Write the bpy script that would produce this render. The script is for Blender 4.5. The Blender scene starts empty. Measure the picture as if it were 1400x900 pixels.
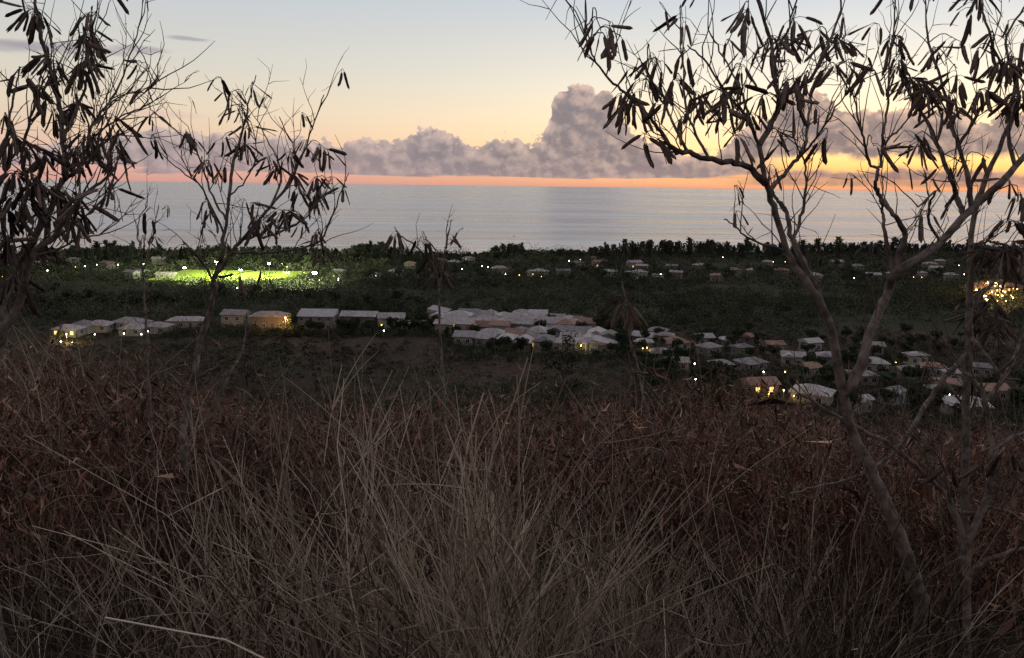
import bpy, math, random
import numpy as np
from mathutils import Vector, Matrix, Quaternion

random.seed(7)
RNG = np.random.default_rng(7)
SC = bpy.context.scene
COL = SC.collection
rad = math.radians

# ------------------------------------------------------------------ camera
CAM_Z = 66.0
PITCH, ROLL, FPX = rad(10.7), rad(0.75), 1038.0          # focal length in pixels of the 1400 px wide photograph
cam_data = bpy.data.cameras.new('camera')
cam_data.sensor_width = 36.0
cam_data.lens = 36.0 * FPX / 1400.0
cam_data.clip_start = 0.05
cam_data.clip_end = 200000.0
cam = bpy.data.objects.new('camera', cam_data)
COL.objects.link(cam)
M_cam = Matrix.Translation((0, 0, CAM_Z)) @ Matrix.Rotation(math.pi / 2 - PITCH, 4, 'X') @ Matrix.Rotation(ROLL, 4, 'Z')
cam.matrix_world = M_cam
SC.camera = cam
EYE = np.array((0, 0, CAM_Z))
M3 = np.array(M_cam.to_3x3())
RGT, UP, FWD = M3[:, 0], M3[:, 1], -M3[:, 2]


def ray(px, py):
    return FWD + (px - 700.0) / FPX * RGT - (py - 450.0) / FPX * UP


def at(px, py, depth):
    return EYE + ray(px, py) * depth


def azel(px, py):
    d = ray(px, py)
    return math.degrees(math.atan2(d[0], d[1])), math.degrees(math.atan2(d[2], math.hypot(d[0], d[1])))


# ------------------------------------------------------------------ view
SC.view_settings.view_transform = 'Standard'
SC.view_settings.look = 'None'
SC.view_settings.gamma = 1.0
SC.view_settings.use_curve_mapping = False
SC.view_settings.exposure = 0.0
SC.cycles.use_denoising = True
SC.cycles.max_bounces = 6
SC.cycles.diffuse_bounces = 2
SC.cycles.glossy_bounces = 2
SC.cycles.transparent_max_bounces = 4
SC.cycles.sample_clamp_indirect = 3.0

# ------------------------------------------------------------------ node helper
class Sk:
    """wraps a node socket so that shader maths can be written as formulas"""
    def __init__(s, nt, o): s.nt, s.o = nt, o
    def _m(s, op, *a, clamp=False):
        n = s.nt.nodes.new('ShaderNodeMath'); n.operation = op; n.use_clamp = clamp
        for i, v in enumerate(a):
            if isinstance(v, Sk): s.nt.links.new(v.o, n.inputs[i])
            else: n.inputs[i].default_value = float(v)
        return Sk(s.nt, n.outputs[0])
    def __add__(s, b): return s._m('ADD', s, b)
    __radd__ = __add__
    def __sub__(s, b): return s._m('SUBTRACT', s, b)
    def __rsub__(s, b): return s._m('SUBTRACT', b, s)
    def __mul__(s, b): return s._m('MULTIPLY', s, b)
    __rmul__ = __mul__
    def __truediv__(s, b): return s._m('DIVIDE', s, b)
    def __pow__(s, b): return s._m('POWER', s, b)
    def f(s, op, *a): return s._m(op, s, *a)
    def clamp(s): return s._m('ADD', s, 0.0, clamp=True)
    def step(s, lo, hi):                                   # smoothstep
        n = s.nt.nodes.new('ShaderNodeMapRange'); n.interpolation_type = 'SMOOTHSTEP'
        s.nt.links.new(s.o, n.inputs[0]); n.inputs[1].default_value = lo; n.inputs[2].default_value = hi
        return Sk(s.nt, n.outputs[0])
    def ramp(s, stops, interp='LINEAR'):
        n = s.nt.nodes.new('ShaderNodeValToRGB'); r = n.color_ramp; r.interpolation = interp
        while len(r.elements) < len(stops): r.elements.new(0.5)
        for e, (p, c) in zip(r.elements, stops):
            e.position = p; e.color = (*c, 1) if not isinstance(c, float) else (c, c, c, 1)
        s.nt.links.new(s.o, n.inputs[0])
        return Sk(s.nt, n.outputs[0])
    def curve(s, pts):
        n = s.nt.nodes.new('ShaderNodeFloatCurve'); c = n.mapping.curves[0]
        c.points[0].location = pts[0]; c.points[1].location = pts[-1]
        for p in pts[1:-1]: c.points.new(*p)
        n.mapping.update(); s.nt.links.new(s.o, n.inputs[1])
        return Sk(s.nt, n.outputs[0])


def vec(nt, x, y, z=0.0):
    n = nt.nodes.new('ShaderNodeCombineXYZ')
    for i, v in enumerate((x, y, z)):
        if isinstance(v, Sk): nt.links.new(v.o, n.inputs[i])
        else: n.inputs[i].default_value = v
    return Sk(nt, n.outputs[0])


def noise(nt, v, scale, detail=5.0, rough=0.55, dist=0.0):
    n = nt.nodes.new('ShaderNodeTexNoise')
    if v is not None: nt.links.new(v.o, n.inputs['Vector'])
    n.inputs['Scale'].default_value = scale; n.inputs['Detail'].default_value = detail
    n.inputs['Roughness'].default_value = rough; n.inputs['Distortion'].default_value = dist
    return Sk(nt, n.outputs[0])


def mix(nt, f, a, b, mode='MIX'):
    n = nt.nodes.new('ShaderNodeMix'); n.data_type = 'RGBA'; n.blend_type = mode; n.clamp_factor = True
    for i, v in ((0, f), (6, a), (7, b)):
        if isinstance(v, Sk): nt.links.new(v.o, n.inputs[i])
        elif i == 0: n.inputs[0].default_value = v
        else: n.inputs[i].default_value = (*v, 1)
    return Sk(nt, n.outputs[2])


# ------------------------------------------------------------------ world: dusk sky with a cloud bank on the horizon
SUN_AZ, SUN_EL = 30.0, 1.5
world = bpy.data.worlds.new('World')
SC.world = world
world.use_nodes = True
wt = world.node_tree
bg = wt.nodes['Background']
tc = wt.nodes.new('ShaderNodeTexCoord')
sep = wt.nodes.new('ShaderNodeSeparateXYZ')
wt.links.new(tc.outputs['Generated'], sep.inputs[0])
X, Y, Z = (Sk(wt, sep.outputs[i]) for i in range(3))
az = X.f('ARCTAN2', Y) * 57.29578
el = Z.f('ARCSINE') * 57.29578
sky = wt.nodes.new('ShaderNodeTexSky')
sky.sky_type = 'NISHITA'; sky.sun_disc = False
sky.sun_elevation = rad(-2.5); sky.sun_rotation = rad(SUN_AZ)
nish = Sk(wt, sky.outputs[0])
e01 = (el / 90.0).clamp() ** 0.5                          # 0..1, finer near the horizon
def ep(d): return (max(d, 0) / 90.0) ** 0.5
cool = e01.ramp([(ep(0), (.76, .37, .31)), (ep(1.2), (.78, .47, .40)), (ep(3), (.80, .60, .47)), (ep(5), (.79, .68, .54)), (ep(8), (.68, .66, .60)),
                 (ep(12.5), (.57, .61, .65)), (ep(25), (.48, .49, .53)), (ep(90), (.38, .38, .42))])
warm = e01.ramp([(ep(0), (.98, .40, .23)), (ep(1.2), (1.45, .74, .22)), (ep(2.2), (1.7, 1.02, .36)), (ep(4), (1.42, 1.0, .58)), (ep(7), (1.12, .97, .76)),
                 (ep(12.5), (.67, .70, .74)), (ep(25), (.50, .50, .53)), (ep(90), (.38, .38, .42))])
sunw = ((az - SUN_AZ) * (1 / 57.29578)).f('COSINE') * 0.5 + 0.5
sunw = sunw ** 13.0
clear = mix(wt, sunw, cool, warm)
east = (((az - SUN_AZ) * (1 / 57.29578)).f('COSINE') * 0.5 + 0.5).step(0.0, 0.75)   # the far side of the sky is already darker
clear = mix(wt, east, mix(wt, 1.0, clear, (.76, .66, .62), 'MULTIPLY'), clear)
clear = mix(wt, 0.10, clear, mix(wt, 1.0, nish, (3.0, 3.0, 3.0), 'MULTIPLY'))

# clouds are laid out in azimuth / elevation degrees
p1 = vec(wt, az * 0.55, el * 0.75, 3.1)
n_lo = noise(wt, p1, 0.35, 3, 0.5)
n_hi = noise(wt, vec(wt, az, el * 1.15, 9.0), 0.62, 6, 0.53, 0.15)
n_sm = noise(wt, vec(wt, az, el * 1.15, 9.0), 0.62, 5.0, 0.52, 0.15)
n_hi2 = noise(wt, vec(wt, az + 0.34, el * 1.15 + 0.42, 9.0), 0.62, 5.0, 0.52, 0.15)   # shifted copy: gives the puffs relief
n_fin = noise(wt, vec(wt, az, el * 1.15, 2.0), 2.4, 4, 0.55)
bil = (n_hi * 2.0 - 1.0).f('ABSOLUTE')
tops = []                                                # bank top: (photo x, photo y)
for px, py in ((0, 196), (120, 188), (190, 178), (300, 178), (400, 184), (470, 190), (540, 190), (580, 178), (610, 176), (640, 192), (690, 184),
               (738, 184), (752, 150), (762, 126), (778, 116), (800, 114), (828, 116), (840, 140), (862, 170), (900, 196), (960, 206), (1010, 180), (1060, 150),
               (1105, 118), (1150, 136), (1200, 146), (1270, 142), (1330, 150), (1400, 160)):
    a, e = azel(px, py)
    tops.append(((a + 45) / 90.0, e / 10.0))
tops = [(0.0, tops[0][1])] + tops + [(1.0, 0.22)]
T = ((az + 45.0) / 90.0).clamp().curve(tops) * 10.0
wide = (az.f('ABSOLUTE')).step(38.0, 50.0)
T = T + wide * (n_lo - 0.5) * 5.0
hgt = T - el - 0.15 + (n_lo - 0.5) * 1.6 + (n_hi - 0.5) * 2.6 - bil * 0.55 + (n_fin - 0.5) * 1.1 + 0.12
low_soft = el.step(0.75, 1.5 )
bank = hgt.step(0.0, 0.20)
# broken lower edge: long streaks under the bank with the glow showing between them
streak = noise(wt, vec(wt, az * 0.10, el * 1.9, 5.0), 1.0, 6, 0.6, 0.4)
under = (streak + (el - 0.72) * 0.42).step(0.44, 0.54)
gold_gap = 1.0 - 0.92 * ((az - 16.0).step(0.0, 4.0) * (1.0 - ((el - 1.75 - (n_hi - 0.5) * 1.3).f('ABSOLUTE')).step(0.26, 0.75)))
layer = ((el - 2.5 - (n_lo - 0.5) * 1.2 - (n_hi - 0.5) * 0.8) * -1.0).step(0.0, 0.5) * 0.62
bank = bank.f('MAXIMUM', layer) * (under * 0.95 + 0.05) * gold_gap
thin = 1.0 - 0.12 * (1.0 - az.step(-17.0, -4.0))          # hazier to the south
relief = ((n_sm - n_hi2) * 4.6 + 0.34).clamp()
depth_in = hgt.step(0.0, 1.5)
lit = (relief * (1.0 - depth_in * 0.45) + (1.0 - depth_in) * 0.22 + (1.0 - hgt.step(0.0, 0.40)) * 0.40 + (n_fin - 0.5) * 0.22).clamp()
shade_c = mix(wt, sunw, (.245, .228, .268), (.265, .205, .205))
light_c = mix(wt, sunw, (.60, .485, .46), (.85, .57, .42))
cloud_c = mix(wt, lit, shade_c, light_c)
cloud_c = mix(wt, (1.0 - el.step(0.5, 2.2)) * 0.22, cloud_c, (.58, .39, .37))
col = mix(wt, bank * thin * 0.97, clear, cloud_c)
# low puffs right on the horizon glow to the right
low = ((el * -1.0 + 1.25) + (n_hi - 0.5) * 1.5).step(0.0, 0.3) * el.step(0.10, 0.4) * (az - 14.0).step(0.0, 5.0)
col = mix(wt, low * 0.75, col, mix(wt, lit, (.36, .22, .19), (.85, .42, .26)))
# thin dark wisps high on the left
wn = noise(wt, vec(wt, az * 0.5, el * 2.0, 1.0), 1.0, 5, 0.55)
for (px, py, wa, we, k) in ((90, 66, 4.2, 0.30, .62), (190, 67, 1.7, 0.20, .6), (257, 53, 1.3, 0.13, .62), (0, 62, 2.5, .35, .5), (150, 152, 5.0, .35, .30), (235, 158, 2.0, .25, .25)):
    a, e = azel(px, py)
    g = (((az - a) / wa) ** 2.0 + (((el - e + (wn - 0.5) * 0.35) / we) ** 2.0)) * -1.0
    g = g.f('EXPONENT').step(0.12, 0.75) * k
    col = mix(wt, g, col, (.34, .30, .345) if py < 100 else (.70, .50, .44))
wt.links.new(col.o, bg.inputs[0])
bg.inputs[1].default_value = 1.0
world.cycles.sampling_method = 'MANUAL'
world.cycles.sample_map_resolution = 512

sun_data = bpy.data.lights.new('sun', 'SUN')
sun_data.energy = 0.06
sun_data.angle = rad(30)
sun_data.color = (1.0, 0.62, 0.36)
sun = bpy.data.objects.new('sun', sun_data)
COL.objects.link(sun)
sd = Vector((math.sin(rad(SUN_AZ)) * math.cos(rad(SUN_EL)), math.cos(rad(SUN_AZ)) * math.cos(rad(SUN_EL)), math.sin(rad(SUN_EL))))
sun.rotation_euler = sd.to_track_quat('Z', 'Y').to_euler()

# ------------------------------------------------------------------ materials
MATS = {}


def new_mat(name):
    m = bpy.data.materials.new(name); m.use_nodes = True
    MATS[name] = m
    return m, m.node_tree, m.node_tree.nodes['Principled BSDF']


def simple(name, c0, c1, scale=4.0, rough=0.85, bump=0.0, bscale=40.0, rand=0.0, coords='Object', spec=0.25):
    """two-tone noise colour, optional bump and per-object brightness variation"""
    m, nt, b = new_mat(name)
    t = nt.nodes.new('ShaderNodeTexCoord'); v = Sk(nt, t.outputs[coords])
    f = noise(nt, v, scale, 5, 0.6).step(0.3, 0.7)
    c = mix(nt, f, c0, c1)
    if rand:
        oi = nt.nodes.new('ShaderNodeObjectInfo')
        k = Sk(nt, oi.outputs['Random']) * (2 * rand) + (1 - rand)
        g = vec(nt, k, k, k)
        c = mix(nt, 1.0, c, g, 'MULTIPLY')
    nt.links.new(c.o, b.inputs['Base Color'])
    b.inputs['Roughness'].default_value = rough
    b.inputs['Specular IOR Level'].default_value = spec
    if bump:
        bn = nt.nodes.new('ShaderNodeBump'); bn.inputs['Strength'].default_value = bump
        nt.links.new(noise(nt, v, bscale, 4, 0.6).o, bn.inputs['Height'])
        nt.links.new(bn.outputs[0], b.inputs['Normal'])
    return m


def tinted(name, ramp, rough=0.8, spec=0.15, trans=0.0):
    """colour picked by the per-piece random value stored in the mesh attribute 'tint'"""
    m, nt, b = new_mat(name)
    a = nt.nodes.new('ShaderNodeAttribute'); a.attribute_name = 'tint'
    c = Sk(nt, a.outputs['Fac']).ramp(ramp)
    nt.links.new(c.o, b.inputs['Base Color'])
    b.inputs['Roughness'].default_value = rough
    b.inputs['Specular IOR Level'].default_value = spec
    return m


def glow(name, col, strength, sample=False):
    m, nt, b = new_mat(name)
    b.inputs['Base Color'].default_value = (.8, .8, .8, 1)
    b.inputs['Emission Color'].default_value = (*col, 1)
    b.inputs['Emission Strength'].default_value = strength
    if not sample: m.cycles.emission_sampling = 'NONE'
    return m


simple('bark', (.075, .060, .053), (.250, .205, .178), 22.0, .9, 1.0, 70.0)
simple('bark_pale', (.15, .125, .108), (.30, .26, .225), 18.0, .9, .6, 80.0)
simple('twig', (.070, .053, .046), (.150, .118, .100), 20.0, .9)
simple('pod', (.13, .095, .082), (.31, .23, .195), 30.0, .6, .5, 120.0, rand=.6, spec=.35)
# dry pods let a little of the light behind them through
_nt = MATS['pod'].node_tree; _b = _nt.nodes['Principled BSDF']; _tr = _nt.nodes.new('ShaderNodeBsdfTranslucent'); _mx = _nt.nodes.new('ShaderNodeMixShader')
_nt.links.new(_b.inputs['Base Color'].links[0].from_socket, _tr.inputs[0]); _mx.inputs[0].default_value = .5
_nt.links.new(_b.outputs[0], _mx.inputs[1]); _nt.links.new(_tr.outputs[0], _mx.inputs[2]); _nt.links.new(_mx.outputs[0], _nt.nodes['Material Output'].inputs[0])
tinted('dry_stem', [(0, (.020, .013, .010)), (.35, (.085, .060, .045)), (.62, (.27, .205, .155)), (1, (.64, .53, .43))])
tinted('thicket_leaf', [(0, (.022, .011, .008)), (.4, (.110, .050, .034)), (.75, (.28, .130, .085)), (1, (.54, .34, .23))], .6, .3)
tinted('thicket_stem', [(0, (.025, .017, .013)), (.5, (.12, .085, .067)), (1, (.40, .32, .26))])
tinted('scrub_leaf', [(0, (.018, .021, .014)), (.35, (.045, .054, .033)), (.7, (.095, .102, .066)), (1, (.17, .165, .11))])
tinted('casuarina_leaf', [(0, (.026, .031, .029)), (.5, (.046, .052, .047)), (1, (.078, .084, .074))])
tinted('garden_leaf', [(0, (.016, .022, .013)), (.5, (.032, .048, .022)), (1, (.066, .085, .038))])
simple('trunk_far', (.05, .04, .034), (.10, .085, .07), 2.0, .9)
simple('roof_lilac', (.17, .148, .155), (.33, .295, .305), .8, .6, .4, 6.0, rand=.5)
simple('roof_white', (.25, .23, .235), (.42, .39, .40), .8, .5, .2, 6.0, rand=.12)
simple('roof_tile', (.20, .12, .10), (.30, .19, .15), .8, .8, .4, 9.0, rand=.25)
simple('wall_cream', (.20, .17, .14), (.28, .245, .205), .4, .85, .15, 12.0, rand=.25)
simple('wall_white', (.27, .255, .24), (.38, .36, .34), .4, .85, .15, 12.0, rand=.18)
simple('wall_grey', (.13, .12, .115), (.19, .175, .17), .4, .85, .15, 12.0, rand=.25)
simple('window_dark', (.020, .022, .026), (.035, .037, .042), 1.0, .15, spec=.5)
simple('frame_paint', (.42, .41, .40), (.55, .54, .52), 3.0, .6)
simple('door_wood', (.07, .045, .03), (.12, .08, .055), 3.0, .6)
simple('pole_metal', (.10, .10, .10), (.17, .17, .17), 3.0, .5)
simple('pitch_grass', (.26, .36, .035), (.38, .46, .050), .35, .9)
glow('window_lit', (1.0, .58, .14), 2.2)
glow('lamp_white', (1.0, .95, .82), 26.0)
glow('lamp_orange', (1.0, .40, .05), 3.6)
glow('lamp_yellow', (1.0, .68, .11), 4.5)
glow('flood_white', (.98, 1.0, .70), 90.0)

# ------------------------------------------------------------------ mesh helpers
def link(o, parent=None):
    COL.objects.link(o)
    if parent is not None: o.parent = parent
    return o


def mesh_from(name, V, F, mat, tint=None, smooth=False):
    """V: (n,3) array, F: (m,3) or (m,4) array or list of index tuples"""
    me = bpy.data.meshes.new(name)
    V = np.asarray(V, dtype=np.float32)
    if isinstance(F, np.ndarray):
        k = F.shape[1]
        me.vertices.add(len(V)); me.vertices.foreach_set('co', V.ravel())
        me.loops.add(F.size); me.loops.foreach_set('vertex_index', F.astype(np.int32).ravel())
        me.polygons.add(len(F)); me.polygons.foreach_set('loop_start', np.arange(0, F.size, k, dtype=np.int32))
        me.update(calc_edges=True)
    else:
        me.from_pydata(V.tolist(), [], F); me.update()
    if tint is not None:
        a = me.attributes.new('tint', 'FLOAT', 'POINT'); a.data.foreach_set('value', np.asarray(tint, dtype=np.float32))
    if smooth: me.polygons.foreach_set('use_smooth', np.ones(len(me.polygons), dtype=bool))
    me.materials.append(MATS[mat])
    return me


def obj(name, me, parent=None, loc=(0, 0, 0)):
    o = bpy.data.objects.new(name, me); o.location = loc
    return link(o, parent)


def tag(o, label, cat, group=None, kind=None):
    o['label'] = label; o['category'] = cat
    if group: o['group'] = group
    if kind: o['kind'] = kind
    return o


def setting(o):
    o['kind'] = 'structure'
    return o


def empty(name, loc, rz=0.0):
    o = bpy.data.objects.new(name, None); o.location = loc; o.rotation_euler = (0, 0, rz); o.empty_display_size = 0.1
    return link(o)


def copy_tree(o, parent=None):
    c = o.copy(); COL.objects.link(c); c.parent = parent
    for ch in o.children: copy_tree(ch, c)
    return c


class MB:
    """collects simple solids in local coordinates, builds ONE mesh"""
    def __init__(s): s.v, s.f = [], []
    def add(s, V, F):
        n = len(s.v); s.v += [tuple(p) for p in V]; s.f += [tuple(i + n for i in q) for q in F]; return s
    def box(s, x0, x1, y0, y1, z0, z1):
        return s.add([(x0, y0, z0), (x1, y0, z0), (x1, y1, z0), (x0, y1, z0), (x0, y0, z1), (x1, y0, z1), (x1, y1, z1), (x0, y1, z1)],
                     [(3, 2, 1, 0), (4, 5, 6, 7), (0, 1, 5, 4), (1, 2, 6, 5), (2, 3, 7, 6), (3, 0, 4, 7)])
    def build(s, name, mat, parent=None, loc=(0, 0, 0), smooth=False):
        return obj(name, mesh_from(name, np.array(s.v), s.f, mat, smooth=smooth), parent, loc)


def tube_arrays(P, R, sides=6):
    """tube along polyline P (n,3) with radii R -> verts, quads"""
    P = np.asarray(P, float); n = len(P); R = np.broadcast_to(R, (n,))
    T = np.gradient(P, axis=0); T /= np.linalg.norm(T, axis=1, keepdims=True) + 1e-9
    ref = np.array((0.13, 0.97, 0.2)) if abs(T[0][1]) < 0.8 else np.array((1.0, 0.1, 0.1))
    A = np.cross(T, ref); A /= np.linalg.norm(A, axis=1, keepdims=True) + 1e-9
    B = np.cross(T, A)
    th = np.linspace(0, 2 * math.pi, sides, endpoint=False)
    V = P[:, None] + R[:, None, None] * (np.cos(th)[None, :, None] * A[:, None] + np.sin(th)[None, :, None] * B[:, None])
    i = np.arange(n - 1)[:, None] * sides; j = np.arange(sides)[None]; k = (j + 1) % sides
    F = np.stack([i + j, i + k, i + sides + k, i + sides + j], -1).reshape(-1, 4)
    return V.reshape(-1, 3), F


def join_tubes(lst, sides=4, tints=None):
    Vs, Fs, ts, n = [], [], [], 0
    for q, (P, R) in enumerate(lst):
        V, F = tube_arrays(P, R, sides); Vs.append(V); Fs.append(F + n); n += len(V)
        if tints is not None: ts.append(np.full(len(V), tints[q]))
    return np.concatenate(Vs), np.concatenate(Fs), (np.concatenate(ts) if tints is not None else None)


def smooth_line(P, n=6, jitter=0.0):
    """Catmull-Rom through the points"""
    P = np.asarray(P, float)
    if len(P) < 3:
        t = np.linspace(0, 1, n + 1)[:, None]; out = P[0] * (1 - t) + P[-1] * t
    else:
        Q = np.vstack([2 * P[0] - P[1], P, 2 * P[-1] - P[-2]]); out = []
        for a in range(len(P) - 1):
            p0, p1, p2, p3 = Q[a:a + 4]
            for t in np.linspace(0, 1, n, endpoint=False):
                out.append(.5 * ((2 * p1) + (p2 - p0) * t + (2 * p0 - 5 * p1 + 4 * p2 - p3) * t * t + (3 * p1 - p0 - 3 * p2 + p3) * t ** 3))
        out.append(P[-1]); out = np.array(out)
    if jitter:
        J = RNG.normal(0, jitter, out.shape); J[0] = 0; out = out + J
    return out


def batch_tubes(P, R, sides=3):
    """many tubes at once: P (m,n,3), R (m,n) -> verts, quads"""
    m, n, _ = P.shape
    T = np.gradient(P, axis=1); T /= np.linalg.norm(T, axis=2, keepdims=True) + 1e-9
    ref = np.tile(np.array((0.21, 0.93, 0.1)), (m, n, 1))
    A = np.cross(T, ref); A /= np.linalg.norm(A, axis=2, keepdims=True) + 1e-9
    B = np.cross(T, A)
    th = np.linspace(0, 2 * math.pi, sides, endpoint=False)
    V = P[:, :, None] + R[:, :, None, None] * (np.cos(th)[:, None] * A[:, :, None] + np.sin(th)[:, None] * B[:, :, None])
    base = (np.arange(m) * n * sides)[:, None, None]; i = (np.arange(n - 1) * sides)[None, :, None]; j = np.arange(sides)[None, None]; k = (j + 1) % sides
    F = np.stack(np.broadcast_arrays(base + i + j, base + i + k, base + i + sides + k, base + i + sides + j), -1).reshape(-1, 4)
    return V.reshape(-1, 3), F, n * sides


def batch_leaves(C, D, W, L, wid, curl=0.15):
    """folded lance-shaped leaves: centre base C, direction D, side W (all m,3), length L, width wid (m) -> verts, quads (2 quads each, 6 verts)"""
    m = len(C); L = np.asarray(L)[:, None]; wid = np.asarray(wid)[:, None]
    N = np.cross(D, W)
    a = C; tip = C + D * L - N * L * curl * 1.2
    mid = C + D * L * .5 + N * L * curl * .3
    l = mid - W * wid * .5; r = mid + W * wid * .5
    V = np.stack([a, r, tip, l], 1).reshape(-1, 3)
    F = np.arange(m * 4).reshape(m, 4)
    return V, F


def unit(V):
    return V / (np.linalg.norm(V, axis=-1, keepdims=True) + 1e-9)


# ------------------------------------------------------------------ ground
PROF = np.array(((-400, 150), (-60, 89), (-12, 69.8), (-4, 65.7), (0, 64.35), (3, 63.62), (12, 60.6), (30, 54.2), (60, 43.5), (100, 30.5), (140, 20), (180, 14.8), (230, 13.2),  # unseen slope behind the camera, shaped steep to cut fill light in front
                 (300, 12), (400, 9), (500, 6.2), (600, 4.2), (690, 2.6), (735, 1.5), (752, -.2), (775, -2.5), (900, -6), (3000, -30)))


def coast(x):
    x = np.asarray(x, float)
    return 760 + 0.25 * np.clip(x, -900, 1200) + 10 * np.sin(x * .017) + 6 * np.sin(x * .043 + 1)


def ground_z(x, y):
    x = np.asarray(x, float); y = np.asarray(y, float)
    w = np.clip((y - 150) / 450, 0, 1)                     # blend to shore-relative distance on the plain
    yy = y - (coast(x) - 752) * w
    z = np.interp(yy, PROF[:, 0], PROF[:, 1])
    k = np.clip((y - 8) / 60, 0, 1) * np.clip((735 - yy) / 60, 0, 1)
    z = z + k * (0.9 * np.sin(x * .031 + y * .011) + 0.5 * np.sin(x * .083 - y * .067 + 2) + .35 * np.sin(y * .12 + x * .05))
    z = z + np.clip((np.abs(x) - 10) / 120, 0, 1) * np.clip(1 - np.abs(y - 70) / 80, 0, 1) * 2.0 * np.sin(x * .02 + 1)
    m = np.clip((52 - np.abs(x + 180)) / 10, 0, 1) * np.clip((40 - np.abs(y - 488)) / 10, 0, 1)      # the levelled sports pitch
    z = z * (1 - m) + 6.6 * m
    z = z + .06 * np.sin(x * 2.1 + y * 1.3) * np.clip(1 - np.abs(y) / 40, 0, 1)
    return z


_T = np.concatenate([np.arange(30, 400, 1.0), np.arange(400, 1200, 2.0)])


def ground_at(px, py):
    """the point of the ground that shows at a photo pixel, beyond the near slope"""
    d = ray(px, py); Q = EYE + d[None] * _T[:, None]
    hit = np.nonzero(Q[:, 2] <= ground_z(Q[:, 0], Q[:, 1]))[0]
    if len(hit) == 0: return None
    i = hit[0]; lo, hi = (_T[i - 1] if i else _T[0]), _T[i]
    for _ in range(3):
        ts = np.linspace(lo, hi, 12); Q = EYE + d[None] * ts[:, None]
        j = int(np.argmax(Q[:, 2] <= ground_z(Q[:, 0], Q[:, 1]) + 1e-6)); lo, hi = ts[max(0, j - 1)], ts[j]
    p = EYE + d * hi
    return np.array((p[0], p[1], float(ground_z(p[0], p[1]))))


gm, nt, b = new_mat('ground')
g = nt.nodes.new('ShaderNodeNewGeometry'); P = Sk(nt, g.outputs['Position'])
sp = nt.nodes.new('ShaderNodeSeparateXYZ'); nt.links.new(P.o, sp.inputs[0]); gy = Sk(nt, sp.outputs[1])
n1 = noise(nt, P, .035, 6, .62); n2 = noise(nt, P, .6, 5, .6); n3 = noise(nt, P, 9.0, 4, .6)
dry = mix(nt, n2.step(.3, .7), (.024, .016, .013), (.080, .054, .043))
dry = mix(nt, n1.step(.42, .62), dry, (.040, .030, .022))
green = mix(nt, n2.step(.3, .7), (.020, .024, .013), (.040, .044, .024))
base = mix(nt, (gy + (n1 - .5) * 160).step(255, 330), dry, green)
near = mix(nt, n3.step(.3, .7), (.018, .012, .010), (.055, .039, .031))
base = mix(nt, gy.step(12, 45), near, base)
base = mix(nt, (1.0 - Sk(nt, sp.outputs[2]).step(.3, 1.6)), base, (.34, .30, .25))
nt.links.new(base.o, b.inputs['Base Color']); b.inputs['Roughness'].default_value = .95; b.inputs['Specular IOR Level'].default_value = .1
bn = nt.nodes.new('ShaderNodeBump'); bn.inputs['Strength'].default_value = .6; bn.inputs['Distance'].default_value = .3
nt.links.new((n2 + n3 * .2).o, bn.inputs['Height']); nt.links.new(bn.outputs[0], b.inputs['Normal'])

ys = np.concatenate([np.linspace(-400, -20, 14), np.arange(-15, 40, .8), np.arange(40, 240, 4), np.arange(240, 1000, 9), np.linspace(1010, 3000, 12)])
xs0 = np.concatenate([np.linspace(-2200, -420, 14), np.arange(-400, -60, 9), np.arange(-60, -14, 3), np.arange(-14, 14, .8), np.arange(14, 60, 3), np.arange(60, 640, 9), np.linspace(660, 2400, 14)])
GX, GY = np.meshgrid(xs0, ys)
GZ = ground_z(GX, GY)
ny, nx = GX.shape
idx = np.arange(ny * nx).reshape(ny, nx)
F = np.stack([idx[:-1, :-1], idx[:-1, 1:], idx[1:, 1:], idx[1:, :-1]], -1).reshape(-1, 4)
setting(obj('ground', mesh_from('ground', np.stack([GX, GY, GZ], -1).reshape(-1, 3), F, 'ground', smooth=True)))

# ------------------------------------------------------------------ sea
sm, nt, b = new_mat('sea')
g = nt.nodes.new('ShaderNodeNewGeometry'); P = Sk(nt, g.outputs['Position'])
sp = nt.nodes.new('ShaderNodeSeparateXYZ'); nt.links.new(P.o, sp.inputs[0]); sx, sy = Sk(nt, sp.outputs[0]), Sk(nt, sp.outputs[1])
q = sy - sx * .06
b1 = noise(nt, vec(nt, sx * .00030, q * .0022), 1.0, 6, .62, .3)
b2 = noise(nt, vec(nt, sx * .0011, q * .0125), 1.0, 4, .6, .3)
b3 = noise(nt, vec(nt, sx * .004, q * .055), 1.0, 3, .6, .2)
b4 = noise(nt, P, .35, 3, .6)
shore = 1.0 - (q - sx * .19 + (b2 - .5) * 160).step(790, 1060)          # pale sandy lagoon inside the reef
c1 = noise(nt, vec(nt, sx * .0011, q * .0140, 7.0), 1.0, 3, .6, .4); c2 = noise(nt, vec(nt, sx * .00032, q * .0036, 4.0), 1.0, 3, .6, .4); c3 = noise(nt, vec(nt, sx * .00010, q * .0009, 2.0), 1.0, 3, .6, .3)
band = (c1 * .45 + c2 * .55 + c3 * .55 - .275).step(.38, .62)             # long slick bands; in the base colour they paint reflected sky brightness
nt.links.new(mix(nt, shore * .8, mix(nt, band, (.13, .155, .20), (.58, .60, .66)), mix(nt, c1.step(.4, .6), (.40, .42, .46), (.70, .70, .72))).o, b.inputs['Base Color'])  # base colour brightened to stand in for sky reflection lost to roughness
nt.links.new((band * .14 + b2 * .16 + .09).o, b.inputs['Roughness'])
b.inputs['IOR'].default_value = 1.333
bn = nt.nodes.new('ShaderNodeBump'); bn.inputs['Strength'].default_value = 1.0; bn.inputs['Distance'].default_value = 1.0
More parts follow.
